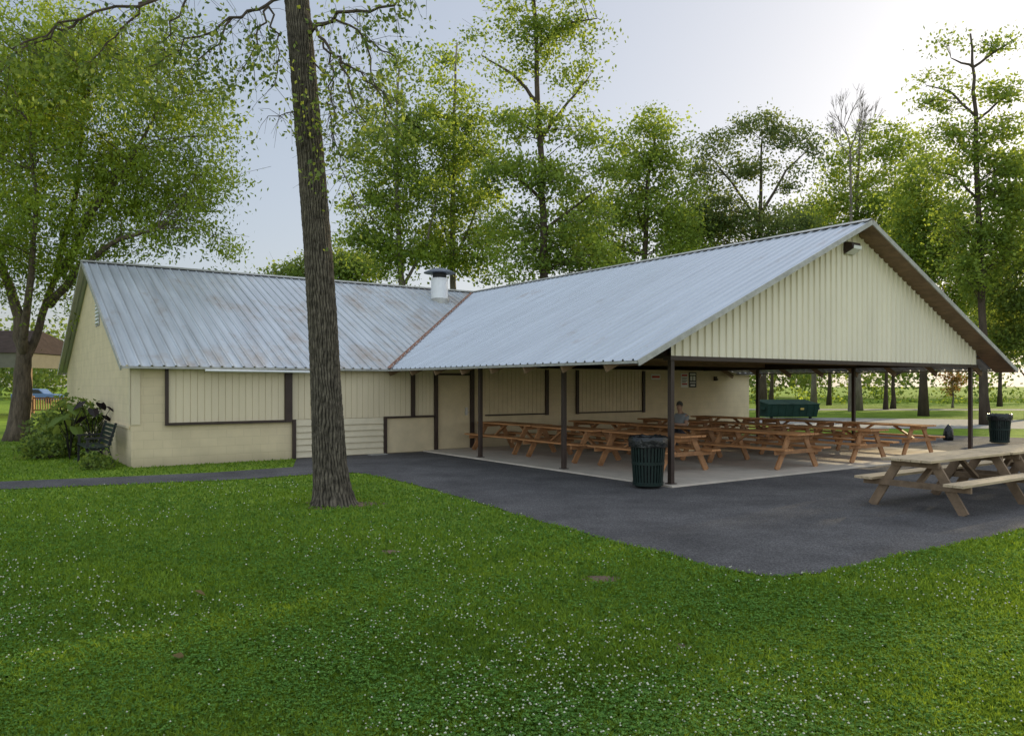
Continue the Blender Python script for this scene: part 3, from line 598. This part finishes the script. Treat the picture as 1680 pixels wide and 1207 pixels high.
grow(top,Vector((-.25,0,1)).normalized(),1.6,.055,4); grow(top,Vector((.35,0,1)).normalized(),1.6,.055,4); grow(top-Vector((0,0,1)),Vector((.7,.1,1)).normalized(),1.6,.05,4); grow(top-Vector((0,0,.6)),Vector((-.7,.1,1)).normalized(),1.3,.04,4)
mb.build('trunk',M['bark_grey'],dt,off=base)
tree('sapling','thin young tree with orange brown leaves standing on the far lawn',62,[[(1563,668),(1563,640),(1563,608)]],[(1562,625,16,20),(1565,612,10,8)],3,20,26,.18,.4,M['leafO'],M['bark_grey'])
# ---- foreground tree trunk, displaced bark
Yt=12.1
ax=[(548,834),(547,822),(545,800),(541,760),(535,640),(529,520),(521,400),(509,250),(498,120),(487,0),(476,-130),(470,-300),(468,-480)]
wd=[74,68,60,54,48,46,44,42,40,38,35,30,20]
axp=[at(a[0],a[1],Yt) for a in ax]; axp[0].z=-.06
tb=Vector((axp[0].x,Yt,0)); ft=empty('shade_tree',tb,0,'large leaning foreground tree with deeply furrowed bark on the lawn','tree')
NR=800; NS=170
zz=np.array([p.z for p in axp]); xx=np.array([p.x for p in axp]); ww=np.array(wd)/F*Yt/2
zs=np.linspace(zz[0],zz[-1],NR); xs=np.interp(zs,zz,xx); rs=np.interp(zs,zz,ww)
th=np.linspace(0,2*math.pi,NS,endpoint=False)
Z,T=np.meshgrid(zs,th,indexing='ij')
def cells(T,Z,nf,zf,ph):
    w=T*nf/2+1.1*np.sin(Z*zf+ph+np.sin(T*2))+.8*np.sin(Z*zf*2.3+T*3+ph*2)+.45*np.sin(Z*zf*5.1+T*7)+.3*np.sin(Z*zf*11+T*5)
    return np.abs(np.sin(w))**.55
fur=cells(T,Z,26,2.2,.3)*cells(T,Z,34,3.1,1.9)
crk=.5+.5*np.sin(Z*42+3*np.sin(T*6)+2*np.sin(T*13+Z*5)); fur=fur*(.78+.22*np.clip(crk*1.6,0,1))
d=.024*(fur-.5)+rng.normal(size=Z.shape)*.0015
fl_=np.exp(-np.maximum(zs,0)/.13)[:,None]*.03*(1+np.sin(T*5+1))
Rr=rs[:,None]+d+fl_
V=np.stack([xs[:,None]+Rr*np.cos(T)-tb.x,Rr*np.sin(T),Z],axis=-1).reshape(-1,3)
fs=[(i*NS+k,i*NS+(k+1)%NS,(i+1)*NS+(k+1)%NS,(i+1)*NS+k) for i in range(NR-1) for k in range(NS)]
me=bpy.data.meshes.new('trunk'); me.from_pydata(V.tolist(),[],fs); me.materials.append(M['furrow']); me.polygons.foreach_set('use_smooth',[True]*len(me.polygons))
a=me.attributes.new('depth','FLOAT','POINT'); a.data.foreach_set('value',fur.ravel().astype(np.float32))
o=bpy.data.objects.new('trunk',me); COL.objects.link(o); o.parent=ft
brs=[
 ([(500,60,0),(520,40,-.2),(570,20,-.5),(640,10,-.8),(700,-30,-1)],8),
 ([(506,30,0),(530,70,-.4),(560,95,-.8),(590,120,-1),(640,170,-1.2)],5),
 ([(530,70,-.4),(545,110,-.6),(538,170,-.7),(548,240,-.8)],3.2),
 ([(560,95,-.8),(575,150,-.9),(600,200,-.9)],3),
 ([(545,30,-.3),(600,60,-.6),(650,95,-.8)],3.6),
 ([(510,100,0),(548,130,-.3),(545,200,-.4),(556,270,-.4),(600,360,-.4)],2.4),
 ([(482,-20,0),(440,10,-.3),(380,30,-.6),(310,70,-.9),(240,110,-1.1)],6),
 ([(380,30,-.6),(350,80,-.8),(300,120,-1)],3.2),
 ([(440,10,-.3),(425,60,-.5),(400,110,-.6)],3.2),
 ([(478,-60,0),(380,-40,-.6),(250,0,-1.2),(130,30,-1.8),(20,80,-2.2)],7),
 ([(250,0,-1.2),(200,50,-1.4),(150,100,-1.5)],3.6),
 ([(130,30,-1.8),(80,60,-2),(0,100,-2.2)],3.6),
 ([(310,-10,-1),(280,40,-1.2),(270,80,-1.3)],3.2),
 ([(478,-90,0),(560,-80,-.5),(680,-60,-1)],8),
 ([(508,180,0),(480,185,-.3),(440,190,-.3)],2),
 ([(600,60,-.6),(612,130,-.7),(640,200,-.8)],2.6),
 ([(440,10,-.3),(460,70,-.5),(450,140,-.6)],3),
]
bm_=MB(); lc=[]
for bi,(pl_,w) in enumerate(brs):
    pts=[at(a[0],a[1],Yt+a[2]) for a in pl_]; n=len(pts); r0=w/F*Yt/2
    fp=[];
    for i in range(n-1):
        for j in range(4): fp.append(pts[i].lerp(pts[i+1],j/4)+Vector((random.gauss(0,.025),random.gauss(0,.025),random.gauss(0,.025)))*(1 if i+j else 0))
    fp.append(pts[-1]); m=len(fp); bm_.tube(fp,[r0*(1-.8*i/(m-1))+.003 for i in range(m)],6,False)
    for i in range(m//3,m):
        for _ in range(4 if w>3 else 3):
            p=fp[i]; e=p+Vector((random.gauss(0,.28),random.gauss(0,.3),random.gauss(-.3,.22)))
            bm_.tube([p,p.lerp(e,.5)+Vector((0,0,.05)),e],[.004,.003,.0015],4,False)
            dens=(0 if w<2.5 else .8)
            if bi in (5,14): dens=.25
            if random.random()<dens*.85: lc.append((e,9)); 
            if random.random()<dens*.45: lc.append((p.lerp(e,.5),5))
bm_.build('branch',M['bark_far'],ft,off=tb)
cen=[(at(470,-420,Yt),3.0,1.5),(at(250,-380,Yt),2.4,1.2),(at(680,-400,Yt),2.2,1.2),(at(470,-560,Yt),2.4,1.3)]
LC=[]
for e,k in lc:
    for _ in range(k): LC.append((e.x+random.gauss(0,.10),e.y+random.gauss(0,.10),e.z+random.gauss(-.05,.10)))
for c,rx,rz_ in cen:
    for _ in range(30):
        d=Vector((random.gauss(0,1),random.gauss(0,1),random.gauss(0,1))).normalized()*random.random()**.4
        p=c+Vector((d.x*rx,d.y*rx,d.z*rz_))
        for _ in range(36): LC.append((p.x+random.gauss(0,.3),p.y+random.gauss(0,.3),p.z+random.gauss(0,.22)))
LC=np.array(LC); npmesh('crown',leafverts(LC,.075,w=.65,droop=.7)-np.array(tuple(tb)),4,M['leafB'],np.clip(rng.random(len(LC))*.9,0,1),ft)
pts=[]
for k in range(48):
    a=2*math.pi*k/48; r=.55+.12*math.sin(3*a+1)+random.uniform(-.07,.07); pts.append((tb.x+.1+r*1.05*math.cos(a),Yt+r*.75*math.sin(a)))
sheet('bare_soil',pts,.006,M['soil'])
# ---------------------------------------------------------------- plants at the end wall
def shrub(name,label,loc,r,h,n,leaf,lm,cat='shrub'):
    root=empty(name,loc,0,label,cat); st=MB()
    cs=[]
    for _ in range(n):
        a=random.uniform(0,6.28); q=random.random()**.5*r; p=Vector((q*math.cos(a),q*math.sin(a),random.uniform(.25,1)*h*(1-.35*(q/r)**2))); cs.append(p)
        if random.random()<.4: st.tube([(p.x*.2,p.y*.2,0),p*.6,p],[.014,.01,.004],4,False)
    st.build('stem',M['bark_far'],root)
    C=np.repeat(np.array([tuple(c) for c in cs]),26,axis=0); C=C+rng.normal(size=C.shape)*.11; C[:,2]=np.maximum(C[:,2],.03)
    npmesh('foliage',leafverts(C,leaf),4,lm,rng.random(len(C)),root); return root
shrub('leafy_shrub','bushy green shrub behind the bench beside the end wall',L(-8.2,13.6),.75,1.4,75,.13,M['leafB'])
shrub('leafy_shrub','low green shrub left of the bench on the lawn edge',L(-8.9,12.6),.5,.6,32,.11,M['leafB'])
shrub('leafy_shrub','small green plant in front of the bench by the wall corner',L(-8.2,9.1),.25,.28,16,.09,M['leafB'])
shrub('leafy_shrub','rough green shrub at the far end of the end wall',L(-8.4,17.5),.7,.9,40,.12,M['leafD'])
def ear(loc,label,sc,nl,lm,ls=1):
    root=empty('elephant_ear_plant',loc,0,label,'plant'); st=MB(); lv_=MB()
    for k in range(nl):
        a=2*math.pi*k/nl+random.uniform(-.3,.3); q=random.uniform(.15,.42)*sc; h=random.uniform(.65,1.25)*sc
        tip=Vector((q*math.cos(a),q*math.sin(a),h)); st.tube([(0,0,0),(tip.x*.3,tip.y*.3,h*.6),tip],[.014,.011,.007],5)
        d=Vector((math.cos(a),math.sin(a),-.9)).normalized(); s=d.cross(Vector((0,0,1))).normalized(); nrm=s.cross(d)
        out=[(-.12,.10),(-.16,.17),(0,.2),(.2,.16),(.34,.07),(.46,0)]; z_=sc*ls
        ring=[tip+d*x*z_+s*y*z_-nrm*.15*abs(y) for x,y in out]+[tip+d*x*z_-s*y*z_-nrm*.15*abs(y) for x,y in out[::-1][1:]]
        vs=[tip-d*.02]+ring; lv_.add(vs,[(0,i,i+1) for i in range(1,len(vs)-1)])
    st.build('stem',M['leafP'],root); lo=lv_.build('leaves',lm,root)
    at2=lo.data.attributes.new('tint','FLOAT','POINT'); at2.data.foreach_set('value',np.full(len(lo.data.vertices),.5,np.float32))
ear(L(-7.95,11.8),'dark purple elephant ear plant rising behind the bench',1.2,7,M['leafP'],.5)
ear(L(-8.4,12.1),'broad green elephant ear plant beside the dark purple one',1.2,12,M['leafB'],.6)
# ---------------------------------------------------------------- far things at left
s=empty('park_shelter',(at(20,600,46).x,46,0),R(4),'distant park shelter with dark brown roof and shaded fascia behind the left tree','shelter')
rf=MB(); rf.add([(-9,-4,3.55),(3.1,-4,3.55),(3.1,4,3.55),(-9,4,3.55),(-8,0,5.0),(1.6,0,5.0)],[(0,1,5,4),(2,3,4,5),(1,2,5),(3,0,4),(3,2,1,0)]); rf.build('roof',M['brown_roof'],s)
MB().box(-8.9,2.89,-3.9,-3.8,2.75,3.54).build('fascia',M['fascia'],s); MB().box(2.9,3.0,-3.9,3.9,2.75,3.54).build('fascia',M['fascia'],s)
for x in (-8.5,-4.7,-.9,2.8): MB().box(x-.1,x+.1,-3.75,-3.55,0,3.5).build('post',M['timber'],s); MB().box(x-.1,x+.1,3.55,3.75,0,3.5).build('post',M['timber'],s)
rr=empty('deck_railing',(at(88,650,50).x,50,0),0,'low brown timber railing beyond the left tree and end wall','railing')
for a,b in ((.95,1.03),(.18,.25)): MB().box(-1.23,1.23,-.04,.04,a,b).build('rail',M['wood_leg'],rr)
q=MB()
for x in np.arange(-1.15,1.2,.16): q.box(x-.03,x+.03,-.02,.02,.251,.949)
q.build('balusters',M['wood_leg'],rr)
for x in (-1.3,1.3): MB().box(x-.06,x+.06,-.06,.06,0,1.12).build('post',M['wood_leg'],rr)
def car(px,Y,label,m):
    c=empty('parked_car',(at(px,640,Y).x,Y,0),R(5),label,'car')
    b=MB(); prof=[(-2.1,.35),(2.1,.35),(2.15,.75),(1.9,.88),(1.0,.95),(.5,1.4),(-1.1,1.45),(-1.75,1.0),(-2.15,.9)]
    n=len(prof); b.add([(x,-.85,z) for x,z in prof]+[(x,.85,z) for x,z in prof],[tuple(range(n)),tuple(range(2*n-1,n-1,-1))]+[(i,i+n,(i+1)%n+n,(i+1)%n) for i in range(n)]); b.build('body',m,c,bevel=.05)
    g_=MB(); g_.add([(.85,-.865,.98),(.45,-.865,1.34),(-1.05,-.865,1.38),(-1.5,-.865,1.0)],[(0,1,2,3)]); g_.build('window',M['glass'],c)
    for x in (-1.35,1.35): MB().tube([(x,-.88,.33),(x,-.62,.33)],[.33,.33],16).build('wheel',M['black'],c); 
car(62,78,'small blue car parked far off at the left edge, past the tree trunk',M['car'])
def woods():
    n=1500
    X=rng.uniform(-95,110,n); Y=rng.uniform(92,122,n); hh=9.5+2.5*np.sin(X*.11)+1.5*np.sin(X*.31+1); hh=np.where((X<-25),hh*.75,hh)
    Zc=.8+rng.random(n)**.7*hh
    c=np.stack([X,Y,Zc],1); C=np.repeat(c,58,axis=0); C=C+rng.normal(size=C.shape)*np.array([1.2,1.2,.9]); C[:,2]=np.maximum(C[:,2],.1)
    t=np.clip(np.repeat(rng.random(n),58)*.7+rng.random(len(C))*.35,0,1)
    o=npmesh('distant_woods',leafverts(C,.48,w=.8),4,M['leafB'],t); props(o,'hazy band of dense green woods along the horizon','woods',kind='stuff')
    n=60; X=rng.uniform(14,55,n); Y=rng.uniform(74,84,n); c=np.stack([X,Y,rng.random(n)*(.8+.7*np.sin(X*.7))],1); C=np.repeat(c,50,axis=0); C=C+rng.normal(size=C.shape)*np.array([.5,.5,.3]); C[:,2]=np.maximum(C[:,2],.05)
    o=npmesh('undergrowth',leafverts(C,.26,w=.7),4,M['leafA'],rng.random(len(C))); props(o,'sunlit undergrowth of low shrubs at the edge of the far lawn','undergrowth',kind='stuff')
woods()
# ---------------------------------------------------------------- grass
def inpoly(x,y,poly):
    c=np.zeros(len(x),bool); n=len(poly); j=n-1
    for i in range(n):
        xi,yi=poly[i][0],poly[i][1]; xj,yj=poly[j][0],poly[j][1]
        k=((yi>y)!=(yj>y))&(x<(xj-xi)*(y-yi)/(yj-yi+1e-12)+xi); c^=k; j=i
    return c
aspn=[(p[0],p[1]) for p in asp]
bld=[tuple(L(a,b)[:2]) for a,b in ((-7.55,9.0),(14,9.0),(14,23),(-7.55,23))]
slb=[tuple(L(a,b)[:2]) for a,b in ((-.2,-.22),(11.45,-.22),(11.45,9.1),(-.2,9.1))]
bare=[(gp(985,950)[0],gp(985,950)[1],.18,.16),(gp(640,905)[0],gp(640,905)[1],.1,.1),(gp(1120,1062)[0],gp(1120,1062)[1],.08,.07)]
for i,(bx,by,ra,rb) in enumerate(bare):
    sheet('bare_soil',[(bx+ra*(1.05+.2*math.sin(3*t+i))*math.cos(t),by+rb*(1.05+.2*math.cos(2*t+i))*math.sin(t)) for t in np.linspace(0,6.1,18)],.006,M['soil'])
def scatter(n,Y0,Y1,pw):
    t=rng.random(n); Y=(Y0**-pw+t*(Y1**-pw-Y0**-pw))**(-1/pw); r=rng.uniform(-.80,.80,n); X=r*Y
    bad=inpoly(X,Y,aspn)|inpoly(X,Y,bld)|inpoly(X,Y,slb)|(((X-tb.x-.1)/.5)**2+((Y-Yt)/.38)**2<rng.random(n)+.35)
    for bx,by,ra,rb in bare: bad|=(((X-bx)/ra)**2+((Y-by)/rb)**2<rng.random(n)*1.2+.2)
    k=~bad; return X[k],Y[k]
def patch(X,Y):
    return .5+.18*np.sin(X*1.7+1.3*np.sin(Y*1.1))+.16*np.sin(Y*2.3+X*.9)+.12*np.sin(X*4.1-Y*3.3)+.1*np.sin(X*9+Y*7)
X,Y=scatter(430000,3.6,26,1.1)
n=len(X); g=patch(X,Y); g2=.5+.5*np.sin(X*23+3*np.sin(Y*17))*np.sin(Y*21+2*np.sin(X*13)); hgt=(.022+.032*rng.random(n))*(.6+.6*g+.3*g2); wdt=.0022+.00065*Y
a=rng.random(n)*6.283; lean=.7*rng.normal(size=n); la=rng.random(n)*6.283
bx_=np.stack([np.cos(a),np.sin(a),np.zeros(n)],1)*wdt[:,None]
P=np.stack([X,Y,np.zeros(n)],1); tip=P+np.stack([np.cos(la)*lean*hgt,np.sin(la)*lean*hgt,hgt],1)
midp=P+(tip-P)*np.array([.35,.35,.6])
V=np.stack([P-bx_,P+bx_,midp+bx_*.8,tip,midp-bx_*.8],axis=1).reshape(-1,3)
tint=np.clip(-.08+.6*g*rng.random(n)+.32*g2+.35*rng.random(n)**2,0,1)
o=npmesh('grass',V,5,M['grassb'],tint); props(o,'short green lawn grass covering the whole foreground','grass',kind='stuff')
X,Y=scatter(95000,3.6,16,1.3); g=patch(X+3,Y-2); k=rng.random(len(X))<np.clip(g*2-.35,0.06,1); X,Y=X[k],Y[k]; n=len(X)
z=.02+.036*rng.random(n); C0=np.stack([X,Y,z],1); VV=[]; s=.008+.0011*Y
tilt=rng.normal(size=(n,2))*.3; a0=rng.random(n)*6.28
for j in range(3):
    a=a0+j*2.094; dr_=np.stack([np.cos(a),np.sin(a),tilt[:,0]],1); sd=np.stack([-np.sin(a),np.cos(a),tilt[:,1]],1)
    VV.append(np.stack([C0,C0+dr_*s[:,None]*.6+sd*s[:,None]*.5,C0+dr_*s[:,None]*1.15,C0+dr_*s[:,None]*.6-sd*s[:,None]*.5],axis=1))
V=np.concatenate(VV,0).reshape(-1,3); o=npmesh('clover',V,4,M['clover'],np.tile(rng.random(n),3)); props(o,'low clover leaves growing among the lawn grass','clover',kind='stuff')
X,Y=scatter(11000,3.7,15,.9); g=patch(X*.8+5,Y*.8); k=rng.random(len(X))<np.clip(g*2.2-.75,.06,1); X,Y=X[k],Y[k]; n=len(X)
C0=np.stack([X,Y,.035+.026*rng.random(n)],1); r=(.005+.00048*Y)*(0.55+.65*rng.random(n)); T=[]
ang=[0,1.2566,2.5133,3.7699,5.0265]
for i in range(5):
    a,b=ang[i],ang[(i+1)%5]
    A=C0+np.array([math.cos(a),math.sin(a),0])*r[:,None]; Bq=C0+np.array([math.cos(b),math.sin(b),0])*r[:,None]
    T.append(np.stack([A,Bq,C0+np.array([0,0,1])*r[:,None]],1)); T.append(np.stack([Bq,A,C0-np.array([0,0,.8])*r[:,None]],1))
V=np.concatenate(T,0).reshape(-1,3); o=npmesh('clover_flowers',V,3,M['clover_w']); props(o,'many tiny white clover blossoms dotted over the lawn','flowers',kind='stuff')
q=MB(); q.add([(0,-.05,.0),(.036,-.016,.016),(.04,.025,.028),(0,.06,.009),(-.04,.025,.024),(-.032,-.016,.012),(0,0,0)],[(0,1,6),(1,2,6),(2,3,6),(3,4,6),(4,5,6),(5,0,6)])
for px,py,lb in ((329,973,'curled dry tan leaf lying on the lawn at left'),(292,1078,'flat dry leaf lying on the grass nearest the camera')):
    o=q.build('fallen_leaf',M['leaflit']); o.location=gp(px,py,.055); o.rotation_euler=(.5,.3,px); props(o,lb,'leaf')
# ---------------------------------------------------------------- the seated man
def skin(name,V,E,Rd,m,parent,sub=2,root=0):
    me=bpy.data.meshes.new(name); me.from_pydata(V,E,[]); o=bpy.data.objects.new(name+'_src',me); COL.objects.link(o)
    md=o.modifiers.new('Skin','SKIN'); sk=me.skin_vertices[0].data
    for i,r in enumerate(Rd): sk[i].radius=(r if isinstance(r,tuple) else (r,r)); sk[i].use_root=(i==root)
    ss=o.modifiers.new('Sub','SUBSURF'); ss.levels=sub; ss.render_levels=sub
    dg=bpy.context.evaluated_depsgraph_get(); dg.update(); m2=bpy.data.meshes.new_from_object(o.evaluated_get(dg)); bpy.data.objects.remove(o)
    m2.name=name; m2.materials.clear(); m2.materials.append(m); m2.polygons.foreach_set('use_smooth',[True]*len(m2.polygons))
    o=bpy.data.objects.new(name,m2); COL.objects.link(o); o.parent=parent; return o
pe=empty('person',L(4.2+.72,4.3,.045),ROTB+math.pi,'seated person in pale grey shirt with short grey hair at a picnic table','person')
bv=[(0,0,.52),(.0,0,.66),(.03,0,.84),(.05,0,.98),(.07,0,1.06),(.09,0,1.13),
    (.04,.17,.97),(.10,.23,.76),(.30,.16,.77),(.37,.12,.79),
    (.04,-.17,.97),(.10,-.23,.76),(.30,-.16,.77),(.37,-.12,.79),
    (.06,.10,.5),(.42,.12,.5),(.40,.13,.10),(.52,.13,.05),
    (.06,-.10,.5),(.42,-.12,.5),(.40,-.13,.10),(.52,-.13,.05),
    (.105,0,1.2),(.115,0,1.29)]
be=[(0,1),(1,2),(2,3),(3,4),(4,5),(3,6),(6,7),(7,8),(8,9),(3,10),(10,11),(11,12),(12,13),(0,14),(14,15),(15,16),(16,17),(0,18),(18,19),(19,20),(20,21),(5,22),(22,23)]
br=[.14,.13,.15,.13,.065,.055,.07,.05,.036,.022,.07,.05,.036,.022,.095,.065,.045,.035,.095,.065,.045,.035,.085,.08]
for s_,wi in ((1,9),(-1,13)):
    wx,wy,wzz=bv[wi]
    pi_=len(bv); bv.append((wx+.06,wy,wzz)); be.append((wi,pi_)); br.append((.018))
    for k,ln in enumerate((.065,.078,.072,.055)):
        i0=len(bv); y=wy+(k-1.5)*.02
        bv+=[(wx+.075,y,wzz),(wx+.075+ln*.55,y,wzz+.004),(wx+.075+ln,y,wzz-.014)]; be+=[(pi_,i0),(i0,i0+1),(i0+1,i0+2)]; br+=[.009,.008,.007]
    i0=len(bv); bv+=[(wx+.04,wy-s_*.035,wzz),(wx+.07,wy-s_*.055,wzz-.008)]; be+=[(pi_,i0),(i0,i0+1)]; br+=[.010,.008]
skin('body',bv,be,br,M['skin'],pe)
sv=[(0,0,.50),(.0,0,.66),(.03,0,.84),(.05,0,.98),(.068,0,1.05),(.04,.17,.97),(.08,.22,.83),(.04,-.17,.97),(.08,-.22,.83)]
skin('shirt',sv,[(0,1),(1,2),(2,3),(3,4),(3,5),(5,6),(3,7),(7,8)],[(.165,.165),.16,.175,.155,.08,.09,.075,.09,.075],M['shirt'],pe)
tv=[(0,0,.52),(.06,.10,.5),(.42,.12,.5),(.40,.13,.14),(.06,-.10,.5),(.42,-.12,.5),(.40,-.13,.14)]
skin('trousers',tv,[(0,1),(1,2),(2,3),(0,4),(4,5),(5,6)],[.155,.11,.082,.065,.11,.082,.065],M['trousers'],pe)
hd=MB().ball((.10,0,1.27),.095,.085,.105,16,12); hd.v=[(x,y,z) if not(x>.14 and z<1.30) else (.10+(x-.10)*.2,y*.8,z) for x,y,z in hd.v]; hd.build('hair',M['hair'],pe,smooth=True)
MB().ball((.195,0,1.235),.018,.013,.02,8,6).build('nose',M['skin'],pe,smooth=True)
for s_ in (-1,1):
    MB().ball((.10,s_*.085,1.235),.02,.012,.028,8,6).build('ear',M['skin'],pe,smooth=True)
    MB().ball((.184,s_*.03,1.26),.008,.012,.006,8,6).build('eye',M['signblack'],pe)
    MB().ball((.46,s_*.13,.045),.13,.048,.045,12,8).build('shoe',M['black'],pe,smooth=True)
MB().box(.176,.187,-.022,.022,1.19,1.196).build('mouth',M['skin'],pe)
# ---------------------------------------------------------------- light
az=R(44); el=R(17)
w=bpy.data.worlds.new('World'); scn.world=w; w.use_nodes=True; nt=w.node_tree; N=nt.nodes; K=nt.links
sk=N.new('ShaderNodeTexSky'); sk.sky_type='NISHITA'; sk.sun_disc=False; sk.sun_elevation=el; sk.sun_rotation=az; sk.air_density=1.0; sk.dust_density=2.4; sk.ozone_density=1.5
sc_=N.new('ShaderNodeVectorMath'); sc_.operation='SCALE'; sc_.inputs['Scale'].default_value=.15; K.new(sk.outputs[0],sc_.inputs[0])
gm=N.new('ShaderNodeGamma'); gm.inputs['Gamma'].default_value=.38; K.new(sc_.outputs[0],gm.inputs['Color'])   # hazy, evened-out evening sky
tn=N.new('ShaderNodeVectorMath'); tn.operation='MULTIPLY'; tn.inputs[1].default_value=(.975,1.0,1.065); K.new(gm.outputs[0],tn.inputs[0])
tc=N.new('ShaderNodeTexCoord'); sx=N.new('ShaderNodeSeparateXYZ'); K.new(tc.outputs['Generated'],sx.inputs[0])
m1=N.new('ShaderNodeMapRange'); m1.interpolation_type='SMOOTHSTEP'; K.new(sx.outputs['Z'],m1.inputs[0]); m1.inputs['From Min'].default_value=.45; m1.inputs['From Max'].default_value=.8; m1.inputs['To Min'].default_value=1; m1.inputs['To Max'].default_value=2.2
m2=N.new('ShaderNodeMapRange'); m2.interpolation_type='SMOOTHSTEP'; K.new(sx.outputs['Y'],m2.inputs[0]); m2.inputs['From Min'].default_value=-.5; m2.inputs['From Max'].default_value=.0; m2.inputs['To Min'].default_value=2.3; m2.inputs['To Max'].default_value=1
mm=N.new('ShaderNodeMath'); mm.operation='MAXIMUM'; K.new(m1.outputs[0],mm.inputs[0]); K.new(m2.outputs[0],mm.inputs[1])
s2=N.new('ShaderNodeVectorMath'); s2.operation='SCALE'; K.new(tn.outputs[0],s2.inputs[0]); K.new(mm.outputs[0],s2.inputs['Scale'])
# fill added to the unseen sky: brighter and warmer overhead and behind the camera
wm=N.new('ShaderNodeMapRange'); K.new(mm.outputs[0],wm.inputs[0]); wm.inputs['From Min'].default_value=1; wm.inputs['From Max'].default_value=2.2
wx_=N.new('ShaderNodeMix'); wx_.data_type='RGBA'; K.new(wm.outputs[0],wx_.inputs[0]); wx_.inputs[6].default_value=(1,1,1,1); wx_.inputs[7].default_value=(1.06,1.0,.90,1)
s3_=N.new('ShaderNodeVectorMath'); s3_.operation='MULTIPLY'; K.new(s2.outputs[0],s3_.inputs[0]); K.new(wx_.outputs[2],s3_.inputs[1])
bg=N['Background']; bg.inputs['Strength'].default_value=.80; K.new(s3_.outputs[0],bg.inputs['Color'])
sd=Vector((math.sin(az)*math.cos(el),math.cos(az)*math.cos(el),math.sin(el)))
sl=bpy.data.lights.new('sun','SUN'); sl.energy=5.0; sl.angle=R(.6); sl.color=(1,.82,.50); so=bpy.data.objects.new('sun',sl); COL.objects.link(so); so.rotation_euler=sd.to_track_quat('Z','Y').to_euler()
cam=bpy.data.cameras.new('camera'); cam.sensor_width=36; cam.lens=36*F/1680; cam.shift_y=27/1680; cam.clip_end=1500
co=bpy.data.objects.new('camera',cam); COL.objects.link(co); co.location=(0,0,H); co.rotation_euler=(R(90),0,0); scn.camera=co
scn.view_settings.view_transform='Standard'; scn.view_settings.look='None'; scn.view_settings.exposure=0
